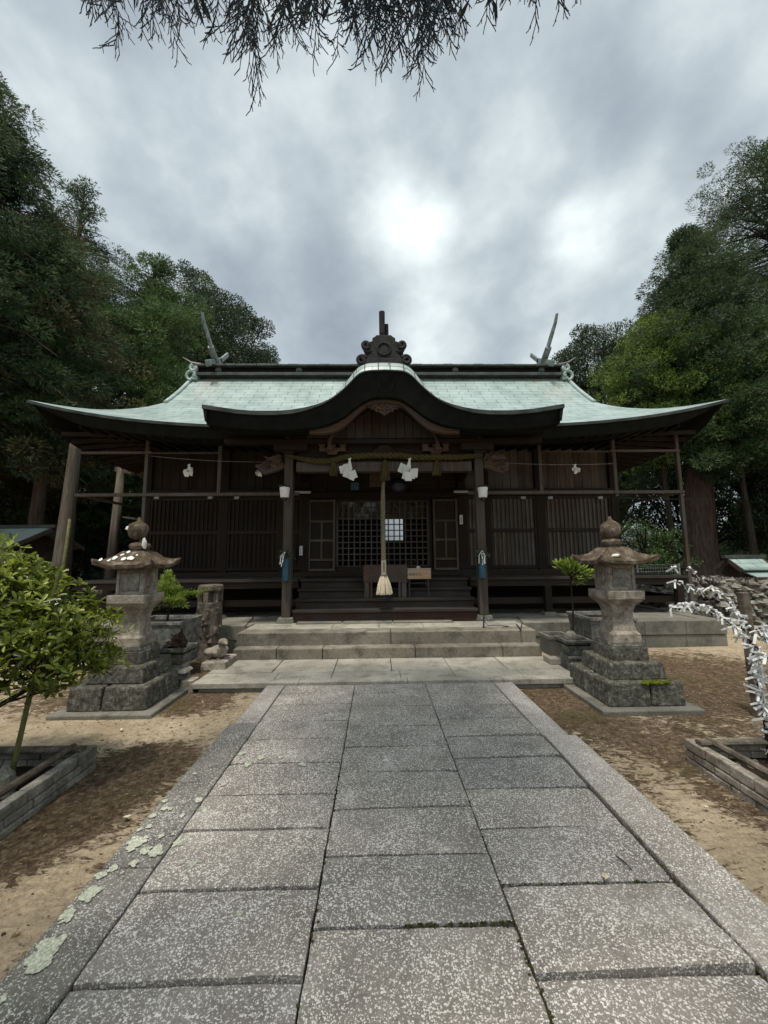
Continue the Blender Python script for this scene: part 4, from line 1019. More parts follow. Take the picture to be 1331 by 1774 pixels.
m.build('corner_joint', 'wood_dark', ob)
for x in (xl + .02, xr - .11):
    MB().box(x, x + .09, oy + .01, oy + .09, .742, zb_).build('leg', 'wood_grey', ob, bevel=.005)
    MB().box(x, x + .09, oy + .38, oy + .46, .915, zb_).build('leg', 'wood_grey', ob, bevel=.005)
for x in (xl + .13, xr - .17): MB().box(x, x + .04, oy - .012, oy + .0, .745, zt_ - .06).build('batten', 'wood_box', ob, bevel=.004)
# stand and fortune box
st2 = thing('side_stand', (at(726, 1020, 7.3).x, 7.45, .742), 'black open frame stand right of the offertory box', 'stand')
xl, xr = at(708, 1000, 7.3).x, at(743.5, 1000, 7.3).x; zs = at(726, 1004, 7.3).z
for x in (xl, xr - .03):
    MB().box(x, x + .03, 7.30, 7.33, .742, zs).build('leg', 'black_metal', st2); MB().box(x, x + .03, 7.55, 7.58, .915, zs).build('leg', 'black_metal', st2)
MB().box(xl, xr, 7.30, 7.58, zs, zs + .012).build('top', 'black_metal', st2); MB().box(xl + .03, xr - .03, 7.31, 7.56, 1.0, 1.015).build('shelf', 'black_metal', st2)
xl, xr = at(706.5, 1000, 7.27).x, at(747, 1000, 7.27).x; z0, z1 = zs + .013, at(726, 986, 7.27).z
fb = thing('fortune_box', ((xl + xr) / 2, 7.4, z0), 'light wooden fortune slip box with black brush lettering on the black stand', 'wooden box')
MB().box(xl, xr, 7.27, 7.52, z0, z1).build('box_body', 'wood_light', fb, bevel=.005)
MB().box(xl - .004, xr + .004, 7.265, 7.525, z1 + .001, z1 + .012).build('lid', 'wood_light', fb)
text_mesh('おみくじ', .062, 'lettering', 'ink', fb, ((xl * .68 + xr * .32), 7.267, (z0 + z1) / 2 - .005), (pi / 2, 0, 0))
m = MB().ball(((xl + xr) / 2, 7.36, z1 + .028), .035, 9, (1.1, .8, .6), .5, 3); tag(m.build('white_pebble', 'white_paper'), 'small white lump on the lid of the light wooden fortune box', 'pebble')
# wall lamps on the posts
for x, lab in ((493.5, 'white drum lamp fixed to the left porch post'), (836.5, 'white drum lamp fixed to the right porch post')):
    c = at(x, 853, 6.86); L = thing('wall_lamp', c, lab, 'lamp', 'white lamps on the porch posts')
    MB().lathe(c, [(.070, -.095), (.074, -.09), (.092, .085), (.086, .09)], 24).build('lamp_shade', 'white_lamp', L, smooth=False)
    MB().lathe(c + Vector((0, 0, .1)), [(.095, -.008), (.105, .0), (.03, .03)], 20).build('lamp_cap', 'black_metal', L)
    MB().lathe(c + Vector((0, 0, -.13)), [(.028, -.02), (.045, .0), (.052, .034)], 16).build('lamp_socket', 'black_metal', L)
    m = MB(); m.bar(c + Vector((0, .0, .125)), c + Vector((0, .16, .125)), .03, .02); m.bar(c + Vector((-.12, .0, .128)), c + Vector((.08, 0, .128)), .012, .012); m.build('bracket_arm', 'black_metal', L)
for x0, x1, y, lab in ((511, 539, 853, 'unlit tube light under the lintel left of the doors'), (786, 812, 852, 'unlit tube light under the lintel right of the doors')):
    a, b = at(x0, y, 8.3), at(x1, y, 8.3); t = thing('tube_light', a.lerp(b, .5), lab, 'tube light', 'unlit tube lights under the lintel')
    MB().bar(a, b, .04, .05).build('tube', 'tube_white', t, bevel=.015); MB().box(a.x, b.x, 8.32, 8.5, a.z + .03, a.z + .05).build('mount', 'black_metal', t)
# blue flower tubes tied to the posts
for x, y0, y1, lab, sd in ((495, 968, 1007, 'blue flower tube with dark sprigs tied to the left porch post', 1), (836, 966, 1002, 'blue flower tube with dark sprigs tied to the right porch post', 2)):
    a, b = at(x, y0, 6.92), at(x, y1, 6.92); v = thing('flower_tube', b, lab, 'flower tube', 'blue flower tubes on the posts')
    MB().lathe(b, [(.045, 0), (.06, .01), (.06, (a.z - b.z) * .5), (.064, (a.z - b.z) * .5 + .008), (.06, (a.z - b.z) * .5 + .016), (.06, a.z - b.z), (.05, a.z - b.z)], 18).build('tube', 'blue_vase', v, smooth=False, bevel=.003)
    FOL.append((v, a, sd))
    m = MB(); rg = random.Random(sd)
    for k in range(6):
        o = Vector((rg.uniform(-.06, .02), -.05 - .01 * k, 0)); paper_strip(m, [a + o * .3 + Vector((0, 0, .12)), a + o + Vector((rg.uniform(-.03, .03), 0, .04)), a + o * 1.5 + Vector((rg.uniform(-.06, .03), 0, rg.uniform(-.14, -.02)))], .006)
    m.build('paper_tassel', 'white_paper', v)
# paper slips with writing, blue plaque, wooden plaque, clips
def strokes(m, c, w, h, seed, n=5, y=-.002):
    rg = random.Random(seed)
    for k in range(n):
        z = c.z + h * (.5 - (k + .5) / n)
        for q in range(3):
            dz = rg.uniform(-.3, .3) * h / n; m.box(c.x - w * rg.uniform(.2, .42), c.x + w * rg.uniform(.2, .42), c.y + y - .001, c.y + y, z + dz - .0028, z + dz + .0028)
        x = c.x + rg.uniform(-.15, .15) * w; m.box(x - .003, x + .003, c.y + y - .002, c.y + y - .001, z - h / n * .4, z + h / n * .4)
for x, y, lab in ((521.5, 954, 'white paper slip with black characters on the post left of the doors'), (799.5, 900, 'white paper slip with black characters on the post right of the doors')):
    c = at(x, y, 8.44); s = thing('paper_slip', c, lab, 'paper slip')
    MB().box(c.x - .03, c.x + .03, c.y, c.y + .06, c.z - .10, c.z + .10).build('slip', 'white_paper', s)
    m = MB(); strokes(m, c, .045, .15, x, 4); m.build('characters', 'ink', s)
c = at(615, 842.5, 8.35); s = thing('blue_plaque', c, 'small square blue plaque with faint lettering under the left streamer', 'sign')
MB().box(c.x - .09, c.x + .09, c.y, c.y + .015, c.z - .085, c.z + .085).build('plate', 'blue_sign', s)
m = MB()
for k in range(3): strokes(m, c + Vector((-.055 + .055 * k, 0, 0)), .04, .14, k + 3, 4)
m.build('lettering', 'sign_ink', s)
MB().box(c.x - .012, c.x + .012, c.y, c.y + .25, c.z + .06, c.z + .1).build('mount', 'wood_dark', s)
c = at(654, 826, 8.2); s = thing('wooden_plaque', c, 'tall tan wooden plaque hanging in shadow behind the bell rope', 'plaque')
MB().box(c.x - .17, c.x + .11, c.y, c.y + .03, c.z - .22, c.z + .25).build('board', 'wood_brown', s); MB().box(c.x - .19, c.x - .17, c.y - .01, c.y + .04, c.z - .24, c.z + .27).build('frame_side', 'wood_dark', s); MB().box(c.x + .11, c.x + .13, c.y - .01, c.y + .04, c.z - .24, c.z + .27).build('frame_side', 'wood_dark', s)
MB().box(c.x - .01, c.x + .01, c.y + .03, c.y + .4, c.z + .2, c.z + .23).build('mount', 'wood_dark', s)
for i, (x, w) in enumerate(((271, 1), (364, 1), (410, 1), (907, 1), (954, 1), (1041, 1))):
    c = at(x, 862, 8.40); m = MB(); m.box(c.x - .05, c.x + .05, c.y, c.y + .015, c.z - .03, c.z + .03); m.box(c.x - .05, c.x + .05, c.y + .015, c.y + .14, c.z + .018, c.z + .03); m.tube([c + Vector((-.03, -.005, .02)), c + Vector((.03, -.005, .02))], .008, 6)
    m.build('shutter_hook', 'wire', S)
# iron stand at the right post
c = az(838, 1088, .37); s = thing('iron_stand', c, 'thin black iron hook stand on the paving at the foot of the right porch post', 'iron stand')
m = MB(); m.tube([c, c + Vector((.01, 0, .15)), c + Vector((.03, .05, .32))], .012, 6); m.build('stem', 'black_metal', s)
m = MB(); m.tube([c + Vector((.02, .02, .1)), c + Vector((.1, .1, .02)), c + Vector((.3, .15, .012)), c + Vector((.42, .05, .012)), c + Vector((.3, 0, .012))], .005, 5); m.build('loose_cable', 'black_metal', s)
m = MB(); m.tube([az(978, 1085, .37) + Vector((-.7, .2, .01)), az(930, 1095, .37) + Vector((-.2, .1, .01)), az(905, 1078, .37), az(895, 1068, .37)], .008, 5); tag(m.build('hose', 'black_metal'), 'thin black hose lying on the podium right of the porch', 'hose')
m = MB(); m.tube([az(425, 1085, .37), az(436, 1073, .37), az(440, 1068, .37)], .008, 5); tag(m.build('hose', 'black_metal'), 'short black hose lying on the podium left of the porch', 'hose')

# ------------------------------------------------------------------ stone lanterns
def lantern(cx, cy, label, seed, top_broken):
    L = thing('stone_lantern', (cx, cy, GZ), label, 'stone lantern', 'stone lanterns flanking the approach')
    rg = random.Random(seed)
    MB().box(cx - .515, cx + .515, cy - .5, cy + .5, GZ - .05, GZ + .045).build('ground_slab', 'granite_old', L, bevel=.012)
    lb_ = MB(); xs_ = [cx - .405, cx - .02 + rg.uniform(-.05, .08), cx + .405]
    for i in (0, 1):
        lb_.frus((xs_[i] + xs_[i + 1]) / 2, cy - .2, GZ + .04, (xs_[i + 1] - xs_[i]) / 2 - .004, .205, .195, (xs_[i + 1] - xs_[i]) / 2 - .012, .19)
        lb_.frus((xs_[i] + xs_[i + 1]) / 2, cy + .21, GZ + .04, (xs_[i + 1] - xs_[i]) / 2 - .004, .195, .197, (xs_[i + 1] - xs_[i]) / 2 - .012, .185)
    lb_.build('lower_base', 'stone_base', L, bevel=.02, jitter=.008)
    MB().frus(cx, cy, .19, .30, .30, .365, .285, .285).build('middle_base', 'stone_base', L, bevel=.018, jitter=.006)
    m = MB(); m.frus(cx, cy, .36, .20, .20, .50, .195, .195); m.frus(cx, cy, .50, .19, .19, .555, .155, .155); m.build('upper_base', 'stone_dark' if top_broken else 'stone_base', L, bevel=.012, jitter=.004)
    # flared shaft
    m = MB(); pr__ = [(.545, .165), (.63, .160), (.66, .135), (.72, .125), (.80, .115), (.87, .118), (.93, .135), (.965, .165)]
    rows = []
    for z, w in pr__:
        ring = []
        for (a, b) in ((-1, -1), (1, -1), (1, 1), (-1, 1)):
            ring.append((cx + a * w, cy + b * w, z))
        rows.append(ring + [ring[0]])
    m.grid(rows); m.build('shaft', 'stone_light', L, bevel=.015)
    m = MB(); m.frus(cx, cy, .962, .165, .165, 1.005, .20, .20); m.frus(cx, cy, 1.005, .205, .205, 1.105, .208, .208); m.build('platform', 'stone_light', L, bevel=.012, jitter=.003)
    # fire box with recessed panels
    m = MB(); z0, z1, w = 1.10, 1.385, .148; m.box(cx - w + .012, cx + w - .012, cy - w + .012, cy + w - .012, z0, z1)
    for sx_ in (-1, 1):
        for sy in (-1, 1): m.box(cx + sx_ * w - (.035 if sx_ > 0 else 0), cx + sx_ * w + (.035 if sx_ < 0 else 0), cy + sy * w - (.035 if sy > 0 else 0), cy + sy * w + (.035 if sy < 0 else 0), z0, z1)
    for z in (z0, z1 - .035):
        m.box(cx - w + .035, cx + w - .035, cy - w, cy - w + .02, z, z + .035); m.box(cx - w + .035, cx + w - .035, cy + w - .02, cy + w, z, z + .035)
        m.box(cx - w, cx - w + .02, cy - w + .035, cy + w - .035, z, z + .035); m.box(cx + w - .02, cx + w, cy - w + .035, cy + w - .035, z, z + .035)
    fbx = m.build('fire_box', 'stone_light', L, bevel=.005)
    sgn = 1 if cx < 0 else -1      # moon disc on the face towards the path
    m = MB(); m.tube([(cx + sgn * (w - .004), cy + .06 * cos(t), (z0 + z1) / 2 + .07 * sin(t)) for t in np.linspace(0, 2 * pi, 25)], .008, 6); m.tube([(cx + sgn * (w - .006), cy - .018 + .055 * cos(t), (z0 + z1) / 2 + .06 * sin(t)) for t in np.linspace(-1.2, 1.2, 12)], .007, 6)
    m.build('moon_relief', 'stone_light', fbx)
    MB().box(cx - .10, cx + .10, cy - w + .004, cy - w + .014, z0 + .045, z1 - .045).build('front_panel', 'rock', fbx, bevel=.003)
    # roof with upturned corners
    rows = []; K = 25; th = np.linspace(0, 2 * pi, K)
    def sq(t):
        c_, s__ = cos(t + pi / 4), sin(t + pi / 4); k = 1 / max(abs(c_), abs(s__)); return c_ * k, s__ * k, (abs(abs(c_) - abs(s__)))
    def ring(w, z, up, n=32):
        r_ = []
        for j in range(n + 1):
            a, b, q = sq(2 * pi * j / n); cq = min(abs(a), abs(b)) ** 4
            r_.append((cx + a * w * (1 + .10 * cq), cy + b * w * (1 + .10 * cq), z + up * cq))
        return r_
    m = MB(); m.grid([ring(.05, 1.385, 0), ring(.19, 1.385, .0), ring(.285, 1.395, .05), ring(.292, 1.435, .075), ring(.235, 1.47, .025), ring(.17, 1.52, .0), ring(.12, 1.575, 0), ring(.105, 1.585, 0), ring(.02, 1.585, 0)])
    rf_ = m.build('lantern_roof', 'stone_roof', L, jitter=.006, smooth=False, bevel=.004)
    if cx < 0:
        m = MB(); rg2 = random.Random(8)
        for (dx, dy, r0) in ((-.15, -.20, .03), (-.10, -.15, .022), (-.04, -.215, .026), (-.05, -.12, .02), (.02, -.20, .028), (.05, -.215, .024), (-.19, -.235, .024), (.07, -.16, .012), (-.27, -.27, .03), (-.24, -.285, .02), (.23, -.22, .018)):
            mx_ = max(abs(dx), abs(dy)); z = float(np.interp(mx_, [.105, .17, .235, .292], [1.585, 1.525, 1.482, 1.447])) + (.035 if mx_ > .25 and min(abs(dx), abs(dy)) > .2 else 0)
            n_ = 11; pts = []
            for k in range(n_):
                t = 2 * pi * k / n_; r_ = r0 * rg2.uniform(.8, 1.15); px1, py1 = cx + dx + r_ * cos(t), cy + dy + r_ * .9 * sin(t)
                mm_ = max(abs(px1 - cx), abs(py1 - cy)); pts.append((px1, py1, z + (mx_ - mm_) * .75 + .006))
            m.poly(pts, (0, 0, .005))
        m.build('lichen_spots', 'lichen_white', rf_)
    else:
        m = MB(); m.ball((cx - .10, cy - .22, 1.49), .05, 8, (1, .8, .35), .3); m.build('bird_dropping', 'lichen_white', rf_)
    # finial: lotus collar and jewel
    m = MB(); tl = (-.03 if top_broken else 0)
    m.frus(cx, cy, 1.575, .09, .09, 1.60, .095, .095); m.lathe((cx, cy, 0), [(.085, 1.595), (.105, 1.62), (.112, 1.65), (.095, 1.675), (.06, 1.69)], 14)
    m.build('finial_collar', 'stone_roof', L, jitter=.012 if top_broken else .005)
    m = MB(); dz = .04 if top_broken else 0
    pf_ = [(.055, 1.685), (.09, 1.72), (.108, 1.77), (.108, 1.82), (.092, 1.86), (.055, 1.885), (.028, 1.90), (.012, 1.945)]
    m.lathe((cx + tl, cy, dz), pf_, 16); m.build('finial_jewel', 'stone_roof', L, jitter=.014 if top_broken else .004, smooth=True)
    if top_broken:
        m = MB(); m.ball((cx - .1, cy - .06, 1.85), .04, 8, (1.2, .6, .6), .3); m.ball((cx + .09, cy - .07, 1.67), .04, 8, (.7, .6, 1.5), .3); m.build('lichen_patch', 'lichen_white', L)
    else:
        m = MB()
        rg3 = random.Random(5)
        for k in range(60): m.ball((cx + .02 + rg3.uniform(-.05, .26), cy - .385 + rg3.uniform(-.025, .05), .196 + rg3.uniform(-.012, .004)), rg3.uniform(.01, .022), 6, (1.3, 1, .7), .3, k)
        m.build('moss_patch', 'moss_green', L)
    return L
lantern(-2.77, 4.58, 'weathered stone lantern with white lichen spots on its roof, left of the approach', 1, True)
lantern(2.735, 4.48, 'weathered stone lantern with a mossy base block, right of the approach', 2, False)

# ------------------------------------------------------------------ pots, duck, carved post beside the terrace
def trough(name, x0, x1, y0, y1, z0, z1, taper, mat, label, cat, rim=.02):
    t = thing(name, ((x0 + x1) / 2, (y0 + y1) / 2, z0), label, cat)
    cx, cy = (x0 + x1) / 2, (y0 + y1) / 2; w, d = (x1 - x0) / 2, (y1 - y0) / 2
    def ring(k, z): return [(cx - w * k, cy - d * k, z), (cx + w * k, cy - d * k, z), (cx + w * k, cy + d * k, z), (cx - w * k, cy + d * k, z), (cx - w * k, cy - d * k, z)]
    i = 1 - .035 / w
    m = MB(); m.grid([ring(.01, z0), ring(taper, z0), ring(.96, z1 - .05), ring(1.0, z1 - .045), ring(1.0, z1), ring(i, z1), ring(i - .02, z1 - .06)])
    m.build('trough', mat, t, bevel=.004); MB().frus(cx, cy, z1 - .08, w * (i), d * i, z1 - .055, w * i, d * i).build('soil', 'soil', t); return t
trough('planter', -3.35, -2.62, 5.35, 6.0, GZ + .12, .66, .86, 'concrete_pot', 'large square concrete planter holding a bright green conifer behind the left lantern', 'planter')
m = MB(); m.box(-3.2, -2.8, 5.45, 5.9, GZ - .02, GZ + .115); tag(m.build('stone_block', 'rock', bevel=.02, jitter=.01), 'rough stone block under the large left planter', 'stone block')
trough('planter', 3.05, 3.75, 5.65, 6.35, GZ + .02, .60, .80, 'concrete_pot', 'large square concrete planter behind the right lantern', 'planter')
def footed_pot(cx, cy, z0, w, label, mat='concrete_pot', ball=None):
    t = thing('footed_pot', (cx, cy, z0), label, 'pot')
    m = MB(); m.frus(cx, cy, z0, w * .78, w * .78, z0 + .03, w * .78, w * .78); m.frus(cx, cy, z0 + .03, w * .70, w * .70, z0 + .19, w * .64, w * .64); m.frus(cx, cy, z0 + .19, w * .74, w * .74, z0 + .225, w * .74, w * .74); m.build('pedestal', 'stone_light' if cx < 0 else 'concrete_pot', t, bevel=.006)
    def ring(k, z): return [(cx - w * k, cy - w * k, z), (cx + w * k, cy - w * k, z), (cx + w * k, cy + w * k, z), (cx - w * k, cy + w * k, z), (cx - w * k, cy - w * k, z)]
    z1 = z0 + .23
    m = MB(); m.grid([ring(.01, z1), ring(.62, z1), ring(.70, z1 + .05), ring(.86, z1 + .16), ring(.97, z1 + .17), ring(1, z1 + .205), ring(.88, z1 + .205), ring(.86, z1 + .15)])
    m.build('bowl', mat, t, bevel=.004); MB().frus(cx, cy, z1 + .13, w * .86, w * .86, z1 + .165, w * .86, w * .86).build('soil', 'soil', t); return t
footed_pot(-2.53, 5.10, -.03, .175, 'square footed pot with a red-brown rooted stump left of the terrace')
m = MB(); m.ball((-2.53, 5.1, .47), .09, 12, (.9, .8, 1.15), .9, 4); m.ball((-2.57, 5.08, .42), .08, 10, (1, .8, .8), .9, 7); m.ball((-2.47, 5.12, .42), .06, 10, (1, .8, .8), .9, 9)
tag(m.build('root_stump', 'bark_red', jitter=.012), 'knotty red-brown stump in the left footed pot', 'stump')
footed_pot(2.60, 5.27, -.03, .175, 'square footed pot with a stone ball and a thin sapling right of the terrace')
m = MB().ball((2.54, 5.22, .42), .08, 14, (1, 1, 1.1), .15, 6); tag(m.build('stone_ball', 'rock', smooth=True), 'rough round stone standing in the right footed pot', 'stone')
trough('green_pot', 2.37, 2.72, 5.5, 5.85, .10, .38, .82, 'granite_old', 'mossy olive pot beside the right end of the lower step', 'pot')
m = MB().box(2.33, 2.62, 5.38, 5.62, .03, .11); tag(m.build('stone_kerb', 'granite_pale', bevel=.008), 'pale granite block on the terrace under the olive pot', 'stone block')
# carved cylinder post
cpx, cpy = -2.70, 6.42
t = thing('carved_stone_post', (cpx, cpy, .03), 'thick cylindrical stone post with openings near its top, behind the stone duck', 'stone post')
m = MB(); m.lathe((cpx, cpy, 0), [(.20, -.08), (.19, .1), (.185, .75), (.19, .8)], 18)
for k in range(6):
    a = 2 * pi * k / 6 + .5; m.frus(cpx + .14 * cos(a), cpy + .14 * sin(a), .8, .04, .04, .98, .04, .04)
m.lathe((cpx, cpy, 0), [(.10, .8), (.10, .98)], 12); m.lathe((cpx, cpy, 0), [(.19, .98), (.195, 1.0), (.19, 1.06), (.17, 1.075)], 18); m.build('post_shaft', 'log_end', t, bevel=.006)
m = MB(); rg = random.Random(3)
for k in range(40):
    a = rg.uniform(-2.9, -.2); z = rg.uniform(.1, .72); m.ball((cpx + .188 * cos(a), cpy + .188 * sin(a), z), rg.uniform(.015, .035), 6, (1, 1, 1.6), .8, k)
m.build('relief', 'log_end', t)
# stone duck on a plinth
dx_, dy_ = -2.19, 5.62
t = thing('stone_duck', (dx_, dy_, .03), 'grey stone duck statue resting on a low plinth beside the steps', 'duck statue')
m = MB(); m.frus(dx_, dy_, .02, .17, .26, .12, .155, .245); m.build('plinth', 'stone_light', t, bevel=.01, jitter=.004)
m = MB(); n_ = 16; prof_ = [(-.20, .012, .19), (-.17, .05, .20), (-.11, .085, .20), (-.03, .105, .205), (.05, .10, .205), (.10, .075, .215), (.125, .055, .25), (.13, .045, .30), (.135, .048, .33)]
rows = []
hd = Vector((.62, -.55, 0)).normalized(); sdv = Vector((hd.y, -hd.x, 0))
for i, (s_, r_, z_) in enumerate(prof_):
    if i < 6: rows.append([Vector((dx_ - .03, dy_, z_)) + hd * s_ + sdv * (r_ * cos(a) * 1.0) + Vector((0, 0, r_ * .85 * sin(a))) for a in np.linspace(0, 2 * pi, n_ + 1)])
    else: rows.append([Vector((dx_ - .03, dy_, z_)) + hd * (s_ - .03) + sdv * (r_ * cos(a)) + hd * (r_ * sin(a) * -1.0) for a in np.linspace(0, 2 * pi, n_ + 1)])
m.grid(rows); m.add(rows[0][:-1], [tuple(range(n_))]); m.ball(Vector((dx_ - .03, dy_, .35)) + hd * .115, .058, 12, (1.15, 1.0, .9)); m.build('duck_body', 'stone_light', t, smooth=True)
hc = Vector((dx_ - .03, dy_, .345)) + hd * .115
m = MB(); m.tube([hc + hd * .04, hc + hd * .085 + Vector((0, 0, -.008)), hc + hd * .115 + Vector((0, 0, -.012))], [.03, .022, .012], 8); m.build('beak', 'stone_light', t, smooth=True)
m = MB(); 
for q in (-1, 1): m.ball(Vector((dx_ - .05, dy_, .215)) + sdv * q * .085 - hd * .03, .09, 10, (1.0, 1.0, .6)); m.tube([Vector((dx_ - .03, dy_, .13)) + sdv * q * .05 + hd * .06, Vector((dx_ - .03, dy_, .125)) + sdv * q * .05 + hd * .11], .014, 6)
m.build('wings', 'stone_light', t, smooth=True)
# small stone ornament stack
sx0, sy0 = -2.40, 4.93
t = thing('model_stone_shrine', (sx0, sy0, GZ), 'small grey stacked stone ornament at the corner of the terrace', 'stone ornament')
m = MB(); m.frus(sx0 - .03, sy0, GZ, .11, .10, -.02, .10, .09); m.box(sx0 - .12, sx0 - .10, sy0 - .08, sy0 + .08, -.02, .07); m.box(sx0 + .04, sx0 + .06, sy0 - .08, sy0 + .08, -.02, .07); m.box(sx0 - .13, sx0 + .07, sy0 - .09, sy0 + .09, .07, .09); m.box(sx0 - .10, sx0 + .04, sy0 - .06, sy0 + .06, .09, .14); m.build('body', 'concrete_pot', t, bevel=.004)
MB().frus(sx0 - .03, sy0, .14, .14, .11, .175, .12, .09).build('cap', 'granite_pale', t, bevel=.006)
c_ = MB().box(-2.345, -2.20, 4.84, 5.0, GZ - .02, .055); tag(c_.build('stone_block', 'stone_light', bevel=.008), 'small upright stone block next to the stacked stone ornament', 'stone block')

# ------------------------------------------------------------------ brick beds
def bed(name, x0, x1, y0, y1, label, seed):
    t = thing(name, ((x0 + x1) / 2, (y0 + y1) / 2, GZ), label, 'planting bed'); rg = random.Random(seed)
    m = MB(); th = .07; H = .17; rows = 3; rh = H / rows
    def wall(a, b, nx, ny):
        a, b = Vector(a), Vector(b); L = (b - a).length; d = (b - a) / L
        for r in range(rows):
            s = -(.10 if r % 2 else 0)
            while s < L:
                e = min(L, s + rg.uniform(.17, .22)); s0 = max(0, s)
                if e - s0 > .03:
                    p, q = a + d * (s0 + .003), a + d * (e - .003); o = rg.uniform(-.004, .004); nn = Vector((nx, ny, 0))
                    z0 = GZ - .02 + r * rh + (.003 if r else -.03); z1 = GZ - .02 + (r + 1) * rh - .003 + (0.02 if r == rows - 1 else 0)
                    p1, q1 = p + nn * o, q + nn * o; p2, q2 = p - nn * th, q - nn * th
                    v = [p1, q1, q2, p2]
                    m.hexa([(w_.x, w_.y, z0) for w_ in v] + [(w_.x, w_.y, z1) for w_ in v])
                s = e
    wall((x0, y0, 0), (x1, y0, 0), 0, -1); wall((x1, y0, 0), (x1, y1, 0), 1, 0); wall((x1, y1, 0), (x0, y1, 0), 0, 1); wall((x0, y1, 0), (x0, y0, 0), -1, 0)
    m.build('brick_border', 'rock' if x0 < 0 else 'stone_light', t, bevel=.008, jitter=.002)
    MB().box(x0 + .06, x1 - .06, y0 + .06, y1 - .06, GZ - .05, GZ + .05).build('bed_soil', 'soil', t)
    m = MB()
    for k in range(2):
        yy = y1 - .10 - .03 * k; m.tube([(x0 + .02, yy, GZ + .185), (x1 - .03, yy + .01, GZ + .18)], .018, 8)
    xx = (x1 - .12) if x0 < 0 else (x0 + .12)
    m.tube([(xx, y0 + .05, GZ + .18), (xx + .01, (y0 + y1) / 2, GZ + .19), (xx, y1 - .08, GZ + .19)], .024, 8)
    m.build('edge_pole', 'log_end', t)
    s = MB()
    for k in range(120): s.ball((rg.uniform(x0 + .1, x1 - .1), rg.uniform(y0 + .1, y1 - .1), GZ + .055), rg.uniform(.008, .028), 6, (1, 1, .6), .4, k)
    s.build('gravel', 'rock', t); return t
bed('brick_bed', -3.4, -2.16, 1.6, 3.2, 'low brick bordered bed with a rounded stone and a bamboo stake, left foreground', 1)
bed('brick_bed', 2.36, 3.7, 1.7, 3.13, 'low brick bordered bed under the paper covered twigs, right foreground', 2)
m = MB().ball((-2.47, 2.78, .0), .10, 14, (.8, .7, 1.2), .35, 12); tag(m.build('rounded_stone', 'rock', jitter=.004), 'greenish rounded stone at the foot of the bamboo stake', 'stone')
m = MB(); m.tube([(-2.53, 2.88, GZ), (-2.47, 2.90, .45), (-2.40, 2.92, 1.0), (-2.36, 2.94, 1.4)], [.018, .016, .014, .012], 8)
for z, x in ((.15, -2.51), (.5, -2.465), (.85, -2.42)): m.lathe((x, 2.9, z), [(.017, -.006), (.021, 0), (.017, .006)], 8)
tag(m.build('bamboo_stake', 'bamboo'), 'olive bamboo stake propping the leafy shrub in the left bed', 'stake')
m = MB(); rg = random.Random(2)
for k in range(7):
    a = k * .9; paper_strip(m, [(-2.55 + .02 * cos(a), 2.80 + .02 * sin(a), -.0), (-2.55 + .08 * cos(a), 2.78 + .06 * sin(a), .03), (-2.55 + .10 * cos(a + .4), 2.78 + .08 * sin(a + .4), -.02)], .028, (0, -.5, .8))
tag(m.build('knotted_paper', 'white_paper'), 'crumpled white paper strip knotted low on the bamboo stake', 'paper slip')
# wooden post right
m = MB(); a, b = at(1287, 1026, 3.9), at(1302, 1120, 3.9); m.bar((b.x, b.y, GZ), a, .075, .075, (0, 1, 0)); tag(m.build('wooden_post', 'log_end', bevel=.008), 'square weathered wooden post behind the paper covered twigs', 'post')

# ------------------------------------------------------------------ small shrines, rubble wall, fences, trunks' neighbours
def small_shrine(name, cx, cy, zb, w, d, hwall, hroof, over, label, ridge_up=.1):
    t = thing(name, (cx, cy, zb), label, 'small shrine')
    m = MB(); m.box(cx - w, cx + w, cy - d, cy + d, zb, zb + hwall)
    zt0 = zb + hwall; zp = zb + hwall + hroof
    m.poly([(cx - w, cy - d, zt0), (cx - w, cy, zp - .06), (cx - w, cy + d, zt0)], (.03, 0, 0)); m.poly([(cx + w - .03, cy - d, zt0), (cx + w - .03, cy, zp - .06), (cx + w - .03, cy + d, zt0)], (.03, 0, 0))
    m.build('walls', 'wood_grey', t)
    W = w + over; D = d + over; ze = zt0 - .06 * hroof / .3
    rows_t = []; rows_b = []
    for k in range(9):
        s = k / 8; y = cy - D + D * s; z = ze + (zp - ze) * (s ** 1.25)
        rows_t.append([Vector((cx + W * u, y, z + .04)) for u in np.linspace(-1, 1, 7)]); rows_b.append([Vector((cx + W * u, y, z)) for u in np.linspace(-1, 1, 7)])
    m = MB(); m.slab(rows_t, rows_b)
    rt = [[Vector((p.x, 2 * cy - p.y, p.z)) for p in r] for r in rows_t]; rb_ = [[Vector((p.x, 2 * cy - p.y, p.z)) for p in r] for r in rows_b]
    m.slab(rt, rb_); uvs = [(v[0], math.hypot(v[1] - cy, v[2] - zp)) for v in m.v]
    m.build('roof', 'copper', t, uv=uvs)
    MB().box(cx - W - .1, cx + W + .1, cy - .06, cy + .06, zp + .03, zp + .11).build('ridge', 'copper_dark', t)
    for sx_ in (-1, 1):
        m = MB()
        for sy in (-1, 1): m.bar((cx + sx_ * (W + .012), cy + sy * D, ze - .01), (cx + sx_ * (W + .012), cy, zp - .01), .03, .1)
        m.build('bargeboard', 'wood_grey', t)
    return t
small_shrine('small_shrine', -10.1, 10.2, GZ, 1.3, .8, 1.95, .42, .35, 'small shrine with green copper roof half hidden by the leafy shrub')
sr = small_shrine('small_shrine', 9.32, 9.75, .72, .30, .26, .42, .22, .13, 'tiny timber shrine with pale green roofs standing on the rubble wall')
m = MB(); m.hexa([(9.02, 9.15, .93), (9.6, 9.15, .93), (9.6, 9.5, 1.04), (9.02, 9.5, 1.04), (9.02, 9.15, .95), (9.6, 9.15, .95), (9.6, 9.5, 1.07), (9.02, 9.5, 1.07)]); m.build('lower_roof', 'copper_plain', sr)
